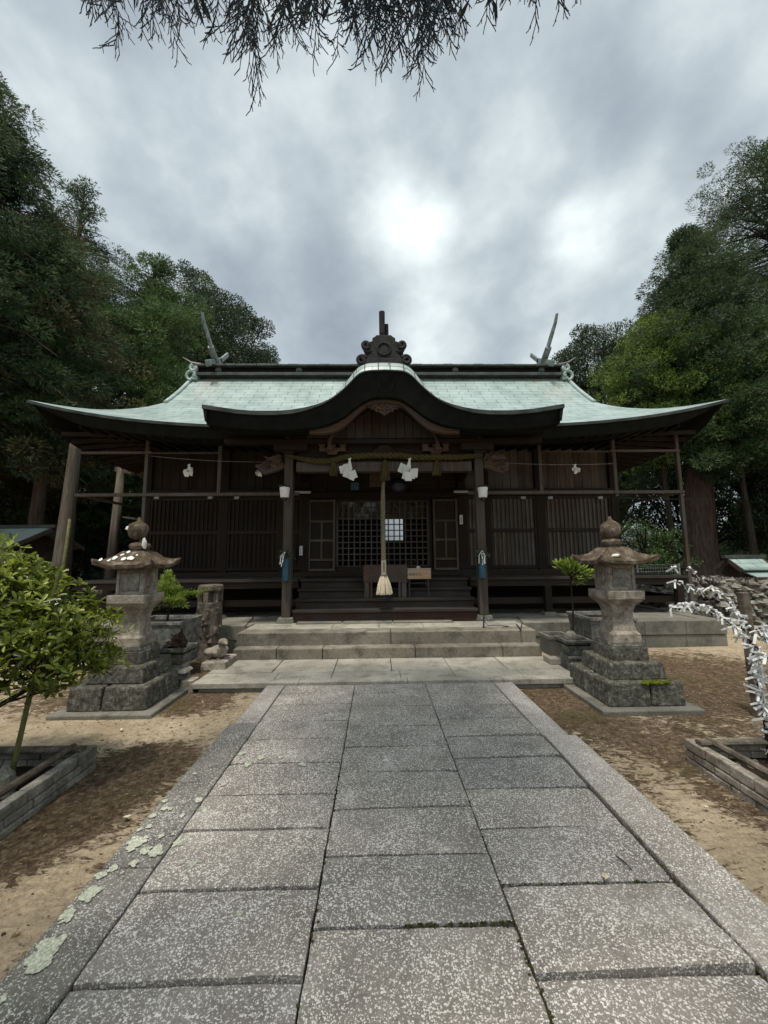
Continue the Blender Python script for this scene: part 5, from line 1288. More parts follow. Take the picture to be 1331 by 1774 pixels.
for x in (9.08, 9.54): MB().box(x - .02, x + .02, 9.2, 9.24, .75, .94).build('awning_post', 'wood_grey', sr)
# rubble wall
rw = thing('rubble_wall', (8.6, 8.9, GZ), 'dry rubble stone wall holding the raised ground at the right', 'stone wall'); rg = random.Random(9); m = MB()
for row in range(5):
    x = 6.75
    while x < 14.0:
        w = rg.uniform(.16, .5); h = .22
        m.ball((x + w / 2, 8.85 + rg.uniform(-.08, .08) + row * .05, GZ + .08 + row * .185 + rg.uniform(-.03, .03)), .5, 12, (w * rg.uniform(.95, 1.15), .5, .25 * rg.uniform(.8, 1.25)), .7, int(x * 100) + row)
        x += w * .92
for k in range(50): m.ball((rg.uniform(6.8, 13.0), rg.uniform(8.9, 10.3), .84 + rg.uniform(-.03, .05)), rg.uniform(.08, .2), 9, (1.2, 1, .5), .35, k + 400)
m.build('stones', 'rock', rw)
MB().box(6.9, 14.5, 8.95, 12.5, GZ - .1, .80).build('wall_core', 'soil', rw)
# side return of the wall toward the hall
m = MB()
for row in range(4):
    y = 9.0
    while y < 13.5:
        w = rg.uniform(.25, .45); m.ball((6.85 + rg.uniform(-.05, .05), y, GZ + .08 + row * .2), .5, 9, (.5, w * 1.1, .27), .35, int(y * 77) + row); y += w * .9
m.build('side_stones', 'rock', rw)
# wire mesh fence behind the veranda end
a, b = Vector((5.7, 10.2, 0)), Vector((8.3, 10.6, 0)); fz0, fz1 = .66, 1.22
fw = thing('wire_fence', (7.0, 10.4, GZ), 'low galvanised wire mesh fence beyond the right end of the veranda', 'wire fence'); m = MB()
for k in range(36):
    p = a.lerp(b, k / 35); m.tube([(p.x, p.y, fz0 - .3), (p.x, p.y, fz1)], .003, 4)
for k in range(10):
    z = fz0 - .25 + (fz1 - fz0 + .25) * k / 9; m.tube([(a.x, a.y, z), (b.x, b.y, z)], .003, 4)
m.build('wire_mesh', 'wire', fw)
for t_ in (0, .5, 1.0):
    p = a.lerp(b, t_); MB().tube([(p.x, p.y, GZ), (p.x, p.y, fz1 + .03)], .02, 7).build('fence_post', 'wire', fw)
pf2 = thing('picket_fence', (7.6, 12.0, GZ), 'low row of thin grey pales on the rubble wall', 'fence'); m = MB()
for k in range(40): m.box(6.9 + k * .07, 6.93 + k * .07, 9.0, 9.02, .80, .95)
m.build('pales', 'wood_grey', pf2)
# cables
m = MB(); A, B_ = at(1070, 862, 8.5), at(1331, 855, 13); B_ = A + (B_ - A) * 1.4; m.tube([A.lerp(B_, t) - Vector((0, 0, .5 * t * (1 - t))) for t in np.linspace(0, 1, 16)], .008, 5); tag(m.build('power_cable', 'black_metal'), 'thin dark cable running from the right corner of the hall into the trees', 'cable')
# little garden lamp / sign at left among the shrub
c = Vector((-3.98, 4.95, GZ)); t = thing('garden_lamp', c, 'small pale capped post lamp glimpsed through the leafy shrub', 'garden lamp')
MB().tube([c, c + Vector((0, 0, .9))], .03, 8).build('pole', 'stone_light', t); MB().lathe(c, [(.05, .9), (.07, .93), (.07, 1.03), (.06, 1.04)], 10).build('lamp_body', 'concrete_pot', t); MB().lathe(c, [(.15, 1.04), (.13, 1.06), (.03, 1.10)], 12).build('cap', 'lichen_white', t)

# lichen on the left kerb and slabs
m = MB(); rg = random.Random(21)
def lich(px, py, r, z=.009):
    c = az(px, py, 0); c.x = max(c.x, -1.35 + r) if z > .008 else c.x
    for j in range(9 if r > .024 else 4):
        an = rg.uniform(0, 6.28); q = (0 if j == 0 else rg.uniform(.45, 1.0) * r); r2 = r * (.72 if j == 0 else rg.uniform(.14, .42)); n = 20 if j == 0 else 11
        cx_, cy_ = c.x + q * cos(an) * .8, c.y + q * sin(an); pts = []
        if z > .008: cx_ = max(cx_, -1.355 + r2)
        ph = [rg.uniform(0, 6.28) for _ in range(3)]
        for k in range(n):
            t = 2 * pi * k / n; rr2 = r2 * (1 + .13 * sin(3 * t + ph[0]) + .10 * sin(5 * t + ph[1]) + rg.uniform(-.13, .13)); pts.append((cx_ + rr2 * cos(t) * .9, cy_ + rr2 * sin(t), z - .0006 + j * .00013))
        m.poly(pts, (0, 0, .0008))
for a in ((70, 1665, .070), (154, 1549, .052), (114, 1588, .035), (230, 1462, .062), (252, 1478, .03), (270, 1478, .045), (174, 1520, .028), (196, 1508, .026), (232, 1498, .028), (265, 1416, .026), (286, 1403, .025), (258, 1435, .02), (295, 1404, .018), (284, 1390, .022), (316, 1415, .02), (338, 1342, .018), (345, 1388, .03), (3, 1735, .02), (212, 1515, .012), (280, 1450, .02), (240, 1440, .018), (300, 1448, .012)):
    lich(*a)
for a in ((308, 1461, .03), (300, 1478, .015), (315, 1495, .02), (334, 1498, .025), (418, 1306, .03), (453, 1313, .035), (430, 1325, .03), (487, 1313, .025), (387, 1360, .02), (416, 1584, .018), (355, 1405, .022), (525, 1325, .03)):
    lich(*a, z=.0045)
tag(m.build('lichen', 'lichen_pale'), kind='stuff')
# ------------------------------------------------------------------ foliage
KD = 1.0
def unit(a): return a / np.maximum(1e-6, np.linalg.norm(a, axis=1, keepdims=True))
def leaf_mesh(name, mat, C, D, Nn, L, W, parent=None, fold=0.15, shape='rhomb'):
    """one small folded leaf or needle spray for each row"""
    C = np.asarray(C, float); n = len(C); D = unit(np.asarray(D, float)); S = unit(np.cross(D, Nn)); U = np.cross(S, D)
    L = np.broadcast_to(np.asarray(L, float), (n,))[:, None]; W = np.broadcast_to(np.asarray(W, float), (n,))[:, None]
    if parent is not None: C = C - np.array(wloc(parent))
    if shape == 'rhomb':
        V = np.stack([C, C + D * L * .55 + S * W * .5 - U * L * fold * .3, C + D * L, C + D * L * .55 - S * W * .5 - U * L * fold * .3], 1).reshape(-1, 3); k = 4
        idx = np.arange(n * 4); ls = np.arange(n) * 4; lt_ = np.full(n, 4)
    else:      # obovate leaf folded along the midrib, two quads
        V = np.stack([C, C + D * L * .55 + S * W * .42 + U * W * fold, C + D * L * .85 + S * W * .38 + U * W * fold, C + D * L, C + D * L * .85 - S * W * .38 + U * W * fold, C + D * L * .55 - S * W * .42 + U * W * fold], 1).reshape(-1, 3)
        b = np.arange(n)[:, None] * 6; idx = (b + np.array([[0, 1, 2, 3, 0, 3, 4, 5]])).reshape(-1); ls = np.arange(2 * n) * 4; lt_ = np.full(2 * n, 4)
    me = bpy.data.meshes.new(name); me.vertices.add(len(V)); me.vertices.foreach_set('co', V.astype(np.float32).ravel())
    me.loops.add(len(idx)); me.loops.foreach_set('vertex_index', idx.astype(np.int32))
    me.polygons.add(len(ls)); me.polygons.foreach_set('loop_start', ls.astype(np.int32)); me.polygons.foreach_set('loop_total', lt_.astype(np.int32))
    me.update(calc_edges=True); me.materials.append(MATS[mat])
    o = bpy.data.objects.new(name, me); col.objects.link(o)
    if parent is not None: o.parent = parent; WORLD[o.name] = wloc(parent).copy()
    return o
def puffs(rng, centers, radii, dirs, n_per, flat=.65, spread=.7, shell=.55):
    """sprays filling clumps; denser near the clump surface, pointing outward"""
    C, D = [], []
    for c, r, d in zip(centers, radii, dirs):
        n = int(n_per * KD * (r / .5) ** 2) + 4
        u = unit(rng.normal(size=(n, 3))); q = (shell + (1 - shell) * rng.random(n) ** .5)[:, None] * r
        p = c + u * q * np.array([1, 1, flat]); C.append(p); D.append(u * .7 + d * .5 + rng.normal(size=(n, 3)) * spread * .5)
    return np.concatenate(C), np.concatenate(D)
def conifer(name, x, y, z0, H, rmax, label, seed, crown=.15, mat='leaf_cedar', bk='bark_red', tr=.3, n_br=150, per=34, L=.26, W=.055, droop=.35, lean=(0, 0), shape=1.0, cr=.55, group='tall conifers behind the shrine', sparse=0.0, gap=0.0, tmin=0.0):
    rng = np.random.default_rng(seed); t = thing(name, (x, y, z0), label, 'tree', group)
    tip = Vector((x + lean[0], y + lean[1], z0 + H)); base = Vector((x, y, z0 - .3))
    def trunk_at(f): return base.lerp(tip, f) + Vector((.12 * sin(f * 5 + seed), .1 * cos(f * 4 + seed), 0)) * (f * (1 - f) * 4)
    m = MB(); fs = [0, .03, .08, .2, .35, .5, .65, .8, .92, 1.0]
    m.tube([trunk_at(f) for f in fs], [tr * (1.35 if f == 0 else 1.12 if f < .05 else (1 - .93 * f)) for f in fs], 12)
    cs, rs, ds = [], [], []; lb2 = MB()
    for i in range(n_br):
        f = crown + (1 - crown) * ((i + rng.random()) / n_br) ** .85
        ft = (f - crown) / (1 - crown)
        if rng.random() < gap: continue
        prof_r = (1 - ft ** 1.6) ** .8 * (0.55 + .45 * min(1, ft * 3.5)) if shape == 1.0 else (math.sin(pi * min(1, .12 + .88 * ft)) ** .7)
        Lb = rmax * prof_r * rng.uniform(.62, 1.12) + .25; a = rng.random() * 2 * pi
        p0 = np.array(trunk_at(f)); d = np.array([cos(a), sin(a), 0.0]); up = rng.uniform(.15, .55) * (1 if ft > .3 else .5)
        def bp(s): return p0 + d * Lb * s + np.array([0, 0, Lb * (up * s - droop * s * s)])
        lb2.tube([bp(s) for s in (0, .35, .7, 1)], [.02 + .02 * Lb * .6, .015 + .01 * Lb * .5, .012, .006], 4, False)
        nc = max(2, int(Lb * 2.6))
        for k in range(nc):
            s = .28 + .75 * (k + rng.random() * .6) / nc
            c = bp(s) + rng.normal(size=3) * .14 * Lb * np.array([1, 1, .5])
            if rng.random() < sparse: continue
            r = .68 * cr * rng.uniform(.5, 1.15) * (0.75 if ft > .85 else 1.0)
            cs.append(c); rs.append(r); ds.append(d * .6 + np.array([0, 0, .35 - droop]))
    C, D = puffs(rng, cs, rs, ds, per * 9.0); n = len(C); L = L * .46; W = W * .52
    m.build('trunk', bk, t, smooth=True); lb2.build('limbs', bk, t)
    leaf_mesh('crown', mat, C, D, rng.normal(size=(n, 3)), L * rng.uniform(.6, 1.3, n), W * rng.uniform(.7, 1.3, n), t)
    return t
def broadleaf(name, x, y, z0, H, R_, label, seed, mat='leaf_broad', bk='bark_dark', tr=.25, n_cl=90, per=60, L=.14, W=.07, low=.35, flat=.8, cr=.8, group='broad-leaved trees behind the shrine', lean=(0, 0), shellmin=.72):
    rng = np.random.default_rng(seed); t = thing(name, (x, y, z0), label, 'tree' if H > 3 else 'shrub', group)
    m = MB(); cz = z0 + H * (low + 1) / 2; rz = H * (1 - low) / 2
    ctr = np.array([x + lean[0], y + lean[1], cz]); fork = Vector((x + lean[0] * .3, y + lean[1] * .3, z0 + H * low * .8))
    m.tube([(x, y, z0 - .3), (x + .05, y, z0 + H * low * .4), fork], [tr * 1.25, tr, tr * .8], 10)
    cs, rs, ds = [], [], []
    for i in range(n_cl):
        u = rng.normal(size=3); u /= np.linalg.norm(u)
        if u[2] < -.75: u[2] *= -.5
        q = shellmin + (1 - shellmin) * rng.random(); c = ctr + u * q * np.array([R_, R_, rz]) * (1 + .12 * sin(3 * u[0] + 5 * u[1] + seed))
        cs.append(c); rs.append(.78 * cr * rng.uniform(.5, 1.15)); ds.append(u)
        if i % 2 == 0:
            e = Vector(c); mid = fork.lerp(e, .5) + Vector(rng.normal(size=3)) * .12 * R_
            m.tube([fork, mid, e], [tr * .35, tr * .16, .015], 5, False)
            for _ in range(2):
                e2 = e + Vector(rng.normal(size=3)) * cr * .3; m.tube([mid.lerp(e, .4), e2], [.03, .01], 4, False)
    C, D = puffs(rng, cs, rs, ds, per * 3.6, flat, 1.0, .35); n = len(C); L = L * .66; W = W * .7
    m.build('trunk', bk, t, smooth=True)
    leaf_mesh('crown', mat, C, D, rng.normal(size=(n, 3)) + np.array([0, 0, 1.0]), L * rng.uniform(.6, 1.3, n), W * rng.uniform(.7, 1.3, n), t, shape='rhomb')
    return t
def clone(t, x, y, z, rz, sc, label):
    c = copy_tree(t); c.location = (x, y, z); c.rotation_euler = (0, 0, rz); c.scale = (sc[0], sc[0], sc[1]); c['label'] = label; return c

# left side
A = conifer('cedar_tree', -10.6, 9.0, GZ, 14.6, 3.6, 'towering dark cedar cut by the left edge of the photo', 11, crown=.33, n_br=230, per=52, L=.30, W=.045, droop=.55, cr=.6, tr=.35)
A2 = conifer('cedar_tree', -9.35, 10.6, GZ, 11.6, 2.5, 'brownish green cedar just right of the towering edge cedar', 12, crown=.34, mat='leaf_cedar_brown', n_br=120, per=40, droop=.45, tr=.22, sparse=.25)
B = conifer('cedar_tree', -11.2, 13.6, GZ, 15.9, 3.0, 'thin topped dark cedar second from the left, sky showing through its tip', 13, crown=.2, n_br=190, per=34, cr=.5, droop=.3, sparse=.25, tr=.28)
Cc = conifer('cedar_tree', -8.7, 14.2, GZ, 13.3, 2.7, 'fresh green conifer between the dark cedars and the round evergreen', 14, crown=.15, mat='leaf_green', n_br=190, per=46, droop=.3, cr=.55, tr=.26, shape=.5)
Cd = conifer('cedar_tree', -10.9, 12.0, GZ, 9.8, 2.4, 'shorter olive cedar in front of the left tree mass', 15, crown=.1, mat='leaf_cedar_brown', n_br=110, per=36, droop=.5, sparse=.3, tr=.2)
Dd = broadleaf('evergreen_tree', -9.9, 19.5, GZ, 16.3, 3.5, 'round broad evergreen behind the left roof ridge with sky glinting through its branches', 16, n_cl=230, per=95, low=.42, cr=.85, tr=.35, L=.17, W=.085, lean=(.6, 0), shellmin=.78)
De = broadleaf('evergreen_tree', -6.3, 20.5, GZ, 12.3, 2.4, 'low dark evergreen shoulder just above the left end of the roof ridge', 17, n_cl=90, per=80, low=.35, cr=.8, tr=.25, L=.16, W=.08)
# bare looking trunks at the left end of the hall
def bare(name, pts, rs, label, bk='bark_grey'):
    m = MB(); m.tube(pts, rs, 12); o = m.build(name, bk, smooth=True, jitter=.01); tag(o, label, 'tree trunk', 'bare trunks at the left end of the hall'); return o
bare('tree_trunk', [(-7.22, 9.0, GZ - .2), (-7.17, 9.0, 1.5), (-7.12, 9.0, 3.2), (-7.10, 9.0, 4.05), (-7.08, 9.02, 4.78)], [.27, .18, .135, .115, .10], 'thick rough trunk at the left end of the hall, passing behind the eave')
bare('tree_trunk', [(-6.80, 10.0, GZ - .2), (-6.72, 10.0, 2), (-6.64, 10, 4.1)], [.13, .105, .09], 'slimmer grey trunk between the thick rough trunk and the hall corner')
bare('tree_trunk', [(-6.98, 8.75, GZ - .2), (-6.95, 8.75, 1.0), (-6.88, 8.75, 2.4)], [.045, .04, .03], 'thin greenish stem in front of the thick rough trunk', 'bamboo')
m = MB(); m.bar((-6.85, 10.1, 3.85), (-5.1, 9.6, 3.45), .10, .12); m.bar((-6.7, 10.1, 2.6), (-5.1, 9.6, 2.35), .04, .04); tag(m.build('timber_brace', 'wood_grey'), 'weathered timber brace running from the slimmer trunk to the hall corner', 'timber')
# right side
Ff = conifer('cedar_tree', 10.85, 13.0, .7, 12.9, 2.7, 'great cedar with a thick reddish trunk right of the hall', 21, crown=.28, mat='leaf_cedar', n_br=230, per=48, droop=.35, cr=.62, tr=.52, lean=(1.0, 0))
Fl = conifer('cypress_tree', 10.0, 12.9, .3, 9.6, 1.7, 'yellow green cypress in front of the great cedar, right of the roof', 22, crown=.46, mat='leaf_lime', n_br=170, per=44, L=.16, W=.05, droop=.1, cr=.5, tr=.12, shape=.5, bk='bark_dark')
Fm = conifer('cypress_tree', 11.6, 11.8, .6, 8.8, 1.6, 'mid green cypress in front of the great cedar trunk', 28, crown=.42, mat='leaf_green', n_br=120, per=42, L=.16, W=.05, droop=.1, cr=.5, tr=.12, shape=.5, bk='bark_dark')
Ee = conifer('pine_tree', 18.6, 16.5, .7, 20.6, 3.5, 'tall open crowned tree at the top right with branches against the sky', 23, crown=.55, mat='leaf_cedar', bk='bark_dark', n_br=170, per=34, droop=.05, cr=.6, tr=.4, shape=.5, sparse=.42, lean=(.6, 0))
Gg = broadleaf('evergreen_tree', 11.9, 19.5, GZ, 13.9, 2.6, 'drooping dark evergreen behind the right end of the roof ridge', 24, n_cl=330, per=95, low=.2, cr=.75, tr=.3, L=.18, W=.07)
Hh = broadleaf('evergreen_tree', 14.5, 13.6, .7, 10.6, 2.5, 'dark leafy tree between the great cedar and the open crowned tree', 25, n_cl=150, per=70, low=.22, cr=.75, tr=.3, L=.15, W=.07, mat='leaf_green')
Hi = conifer('cedar_tree', 12.6, 9.9, .7, 8.0, 1.9, 'near cedar with light green sprays entering from the right edge', 26, crown=.35, mat='leaf_green', bk='bark_dark', n_br=80, per=42, L=.2, W=.045, droop=.35, cr=.5, tr=.13, sparse=.2)
# back rows, dark, closing the gaps low behind the hall
BD = conifer('cedar_tree', -14.5, 16.0, GZ, 14.0, 3.2, 'dark cedar in the back row far behind the left edge cedar', 31, crown=.05, mat='leaf_cedar', n_br=150, per=40, tr=.3, sparse=.1)
for i, (x, y, s, h, lab) in enumerate(((-7.6, 16.8, .85, .62, 'dark back row cedar low behind the green conifer'), (-12.5, 19.0, 1.1, .95, 'dark back row cedar behind the thin topped cedar'), (-15.5, 11.0, 1.0, .9, 'dark back row cedar beyond the small shrine at the left edge'), (16.5, 12.5, 1.0, .62, 'dark back row cedar behind the near right cedar'), (9.7, 17.5, .9, .62, 'dark back row cedar behind the yellow green cypress'), (19.5, 20.0, 1.1, .8, 'dark back row cedar under the open crowned tree'))):
    clone(BD, x, y, GZ, i * 1.3, (s, h), lab)
SB = broadleaf('evergreen_shrub', -9.6, 12.4, GZ, 2.9, 1.5, 'dark glossy shrub under the left trunks', 41, mat='leaf_dim', n_cl=70, per=80, low=.08, cr=.5, tr=.05, L=.11, W=.06, group='dark shrubs round the hall', shellmin=.4)
for i, (x, y, s, h, lab) in enumerate(((-6.9, 13.6, 1.2, 1.5, 'dark shrub beside the hall corner behind the slim trunk'), (-11.6, 11.6, 1.2, 1.5, 'dark shrub behind the small shrine at the left edge'), (-13.8, 9.0, 1.2, 1.1, 'dark shrub left of the small shrine'), (-8.9, 15.0, 1.5, 2.0, 'tall dark shrub in the gap between trunks on the left'), (-11.9, 15.6, 1.5, 2.4, 'tall dark shrub at the back behind the left shrine'), (13.3, 12.2, 1.1, 1.5, 'dark shrub right of the great cedar trunk'), (15.8, 12.0, 1.3, 1.2, 'dark shrub on the rubble wall at the right edge'), (12.9, 15.6, 1.4, 1.9, 'tall dark shrub behind the great cedar'), (8.6, 17.0, 1.3, 2.1, 'tall dark shrub behind the right corner of the hall'), (18.0, 15.0, 1.5, 1.4, 'dark shrub far back at the right edge'))):
    clone(SB, x, y, .6 if x > 12 else GZ, i * 1.7, (s, h), lab)
broadleaf('evergreen_shrub', 8.7, 12.2, .2, 2.5, 1.15, 'bright green bush between the hall and the great cedar trunk', 42, mat='leaf_green', n_cl=60, per=80, low=.1, cr=.42, tr=.05, L=.11, W=.05, group='dark shrubs round the hall', shellmin=.4)
broadleaf('evergreen_shrub', -8.2, 9.3, GZ, 1.75, .95, 'glossy grey green shrub behind the left lantern', 43, mat='leaf_sakaki', n_cl=50, per=80, low=.1, cr=.36, tr=.04, L=.09, W=.045, group='dark shrubs round the hall', shellmin=.4)
broadleaf('evergreen_shrub', -11.6, 11.2, 2.2, 1.4, 1.0, 'pale leaved bush above the small shrine roof at the left edge', 44, mat='leaf_sakaki', n_cl=40, per=80, low=.1, cr=.36, tr=.04, L=.09, W=.045, group='dark shrubs round the hall', shellmin=.4).location.z = 2.3
fw_ = MB(); rw_ = random.Random(4)     # far wood that closes the horizon
rng = np.random.default_rng(77); n = 46000
ang = rng.uniform(-pi, pi, n); rad = rng.uniform(34, 46, n); hh = 4.2 + 2.0 * np.sin(ang * 7) + 1.4 * np.sin(ang * 17 + 1) + .8 * np.sin(ang * 41)
back = (np.abs(ang) > 1.9); hh = np.where(np.abs(ang) > 1.6, hh + 6, hh); hh = np.where(np.abs(ang) < .14, .9, hh)
Cw = np.stack([np.sin(ang) * rad, np.cos(ang) * rad, rng.random(n) ** .8 * hh * (1 - .3 * rng.random(n))], 1)
o = leaf_mesh('far_wood', 'leaf_dim', Cw, rng.normal(size=(n, 3)), rng.normal(size=(n, 3)), 1.5, .9); tag(o, kind='stuff')

# the overhanging cedar: limb and hanging cords over the approach
OT = thing('overhanging_cedar', (-4.6, -2.2, GZ), 'cedar whose dark drooping twigs hang into the top of the photo', 'tree')
m = MB(); m.tube([(-4.6, -2.2, -.4), (-4.5, -2.2, 3), (-4.4, -2.1, 8), (-4.3, -2.0, 12)], [.5, .42, .32, .12], 12); m.build('trunk', 'bark_red', OT, smooth=True)
m = MB(); limbs = [[(-4.45, -2.1, 7.6), (-2.4, 1.2, 8.3), (-.6, 2.7, 8.0), (1.8, 3.2, 7.5)], [(-4.45, -2.1, 8.4), (-2.8, .8, 9.0), (-2.2, 2.9, 8.3), (-1.9, 3.6, 7.7)], [(-4.4, -2.1, 9.2), (-1.0, 0, 9.6), (1.3, 1.4, 9.0), (3.2, 2.4, 8.4)], [(-4.4, -2.1, 7.4), (-1.9, -.6, 8.0), (.6, .0, 7.6)], [(-4.4, -2.1, 9.8), (-2, -2.6, 10.2), (1.5, -2.2, 9.4)]]
for l in limbs: m.tube(l, [.16, .11, .07, .03][:len(l)], 8)
m.build('limbs', 'bark_dark', OT, smooth=True)
def twig_cord(m, p, L, rg, bend, lvl=0, r=.0062):
    """a hanging cord of scale leaves with alternating side cords"""
    n = max(3, int(L / .045)); d = Vector(bend).normalized(); q = Vector(p); pts = [q.copy()]
    for i in range(n):
        d = (d + Vector((rg.gauss(0, .075), rg.gauss(0, .075), -.07 if lvl == 0 else -.01)) ).normalized(); q = q + d * (L / n); pts.append(q.copy())
        if lvl < 2 and i > 0 and rg.random() < (.97 if lvl == 0 else .75):
            s = 1 if (i % 2) else -1; a = rg.uniform(.3, .55); side = Vector((s * cos(rg.uniform(-.9, .9)), rg.uniform(-.8, .8), 0)).normalized()
            twig_cord(m, q, (L * (.42 if lvl == 0 else .38)) * rg.uniform(.5, 1.15) * (1 - .35 * i / n), rg, d * cos(a) + side * sin(a), lvl + 1, r * .9)
    m.tube(pts, [r * (1 - .35 * k / len(pts)) for k in range(len(pts))], 3, False)
tips = [(190, 105, .8), (165, 45, .5), (215, 60, .6), (245, 95, .5), (268, 92, .6), (305, 100, .7), (330, 60, .5), (385, 110, .7), (410, 95, .6), (435, 120, .8), (455, 160, .95), (470, 110, .7), (500, 95, .6), (525, 140, .9), (550, 90, .6), (580, 115, .7), (600, 60, .5), (625, 95, .7), (643, 155, .9), (665, 120, .7), (690, 125, .8), (712, 145, .9), (740, 165, 1.0), (752, 160, .9), (735, 120, .8), (770, 70, .6), (812, 60, .6), (850, 25, .5), (885, 35, .5), (920, 15, .4), (945, 48, .6), (985, 15, .5), (275, 55, .5), (360, 40, .5), (520, 55, .5), (180, 60, .6), (480, 65, .7), (565, 70, .7), (655, 70, .8), (700, 85, .8), (720, 60, .8), (620, 40, .6), (415, 50, .6), (440, 70, .6), (335, 30, .5)]
m = MB(); rg = random.Random(15)
for i, (px, py, L) in enumerate(tips):
    for rep in range(2):
        Y = 3.0 + rg.uniform(-.35, .5); tip = at(px + (rep * rg.uniform(-22, 22)), py - 12 - rep * rg.uniform(5, 35), Y) + Vector((0, 0, .14 * L / .9 + (.14 if L > .85 else 0))); top = tip + Vector((rg.uniform(-.12, .12), rg.uniform(-.1, .1), L * 1.05))
        twig_cord(m, top, L * 1.0, rg, (tip - top))
        if rep == 0: m.tube([top, top + Vector((rg.uniform(-.1, .1), 0, .35)), top + Vector((rg.uniform(-.25, .25), -.1, .9))], [.010, .012, .016], 4, False)
m.build('hanging_twigs', 'leaf_twig', OT)
rng = np.random.default_rng(8); cs, rs, ds = [], [], []
def addclumps(n, x0, x1, y0, y1, z0, z1, r):
    for _ in range(n): cs.append(np.array([rng.uniform(x0, x1), rng.uniform(y0, y1), rng.uniform(z0, z1)])); rs.append(r * rng.uniform(.6, 1.2)); ds.append(np.array([0, 0, -.5]))
addclumps(30, -5.5, .2, -5, -2.4, 7.0, 11.0, .7); addclumps(26, .2, 4.5, -3.6, -.6, 7.2, 10, .7); addclumps(14, -2.2, 1.6, -2.6, -.6, 8.0, 10.5, .7); addclumps(12, 1.6, 4.8, -.8, .6, 8.0, 9.6, .65)
for _ in range(95):
    u = rng.normal(size=3); u /= np.linalg.norm(u); q = rng.random() ** .4; cs.append(np.array([-.6, .85, 8.9]) + u * q * np.array([1.1, 1.25, .5])); rs.append(.5); ds.append(np.array([0, 0, -.5]))
# dense sprays at the top of the hanging cords, just out of frame
for px in range(170, 960, 26):
    p = at(px, -60 - rng.uniform(0, 60), 3.1); cs.append(np.array(p)); rs.append(.26); ds.append(np.array([0, 0, -1.0]))
C, D = puffs(rng, cs, rs, ds, 50, .8, .8, .3); n = len(C)
leaf_mesh('crown', 'leaf_twig', C, D, rng.normal(size=(n, 3)), .22, .045, OT)

# broad shrub in the left foreground
SH = thing('leafy_shrub', (-2.85, 2.95, GZ), 'bright green broad leaved shrub filling the left foreground', 'shrub')
rng = np.random.default_rng(19); m = MB()
blobs = [(-2.95, 2.9, .95, .5, .35), (-2.35, 2.85, .85, .32, .28), (-3.05, 3.0, 1.36, .42, .30), (-2.72, 2.95, 1.12, .42, .36), (-2.42, 2.95, 1.0, .36, .30), (-2.18, 3.0, .93, .26, .24), (-2.85, 2.75, .82, .40, .24), (-2.4, 3.05, .70, .36, .15), (-3.3, 2.9, 1.1, .4, .45), (-2.72, 3.1, 1.36, .18, .12), (-2.5, 3.0, 1.27, .07, .12), (-2.2, 3.0, 1.16, .06, .10), (-2.12, 3.05, .72, .2, .10), (-3.4, 2.6, 1.25, .4, .35)]
C, D, NN = [], [], []
for (bx1, by1, bz1, rx, rz_) in blobs:
    k = int(1350 * rx * rz_ / .13)
    whorls = k // 7
    for w in range(whorls):
        u = rng.normal(size=3); u /= np.linalg.norm(u); q = .4 + .75 * rng.random() ** .8
        c = np.array([bx1, by1, bz1]) + u * np.array([rx, rx * .9, rz_]) * q
        ax = u * .5 + np.array([0, 0, .85]) + rng.normal(size=3) * .25; ax /= np.linalg.norm(ax)
        t1 = np.cross(ax, [0.3, 1, 0.2]); t1 /= np.linalg.norm(t1); t2 = np.cross(ax, t1); ph = rng.random() * 6
        nl = rng.integers(5, 9)
        for j in range(nl):
            a = ph + 2 * pi * j / nl; out = t1 * cos(a) + t2 * sin(a); el = rng.uniform(-.2, 1.15)
            C.append(c + out * .006); D.append(out * cos(el) + ax * sin(el)); NN.append(ax - out * .2)
        if w % 5 == 0 and c[2] > .75: m.tube([c, c - ax * .12 + np.array([0, 0, -.03]), np.array([bx1, by1, bz1 - rz_ * .6])], [.003, .004, .007], 4, False)
n = len(C)
leaf_mesh('foliage', 'leaf_shrub', C, D, NN, rng.uniform(.03, .088, n), rng.uniform(.014, .036, n), SH, fold=.28, shape='ob')
for e in ((-2.4, 2.95, .85), (-3.05, 3.0, 1.1), (-2.7, 2.9, .9), (-2.15, 3.05, .8), (-3.3, 2.85, .9)): m.tube([(-3.0, 2.85, GZ), (-2.98, 2.86, .3), e], [.028, .022, .01], 7)
m.tube([(-3.0, 2.86, .45), (-2.6, 2.8, .52), (-2.2, 2.9, .62)], [.014, .01, .006], 6); m.tube([(-3.0, 2.86, .4), (-2.7, 2.6, .45), (-2.45, 2.55, .42)], [.012, .009, .005], 6)
m.build('stems', 'bark_dark', SH)

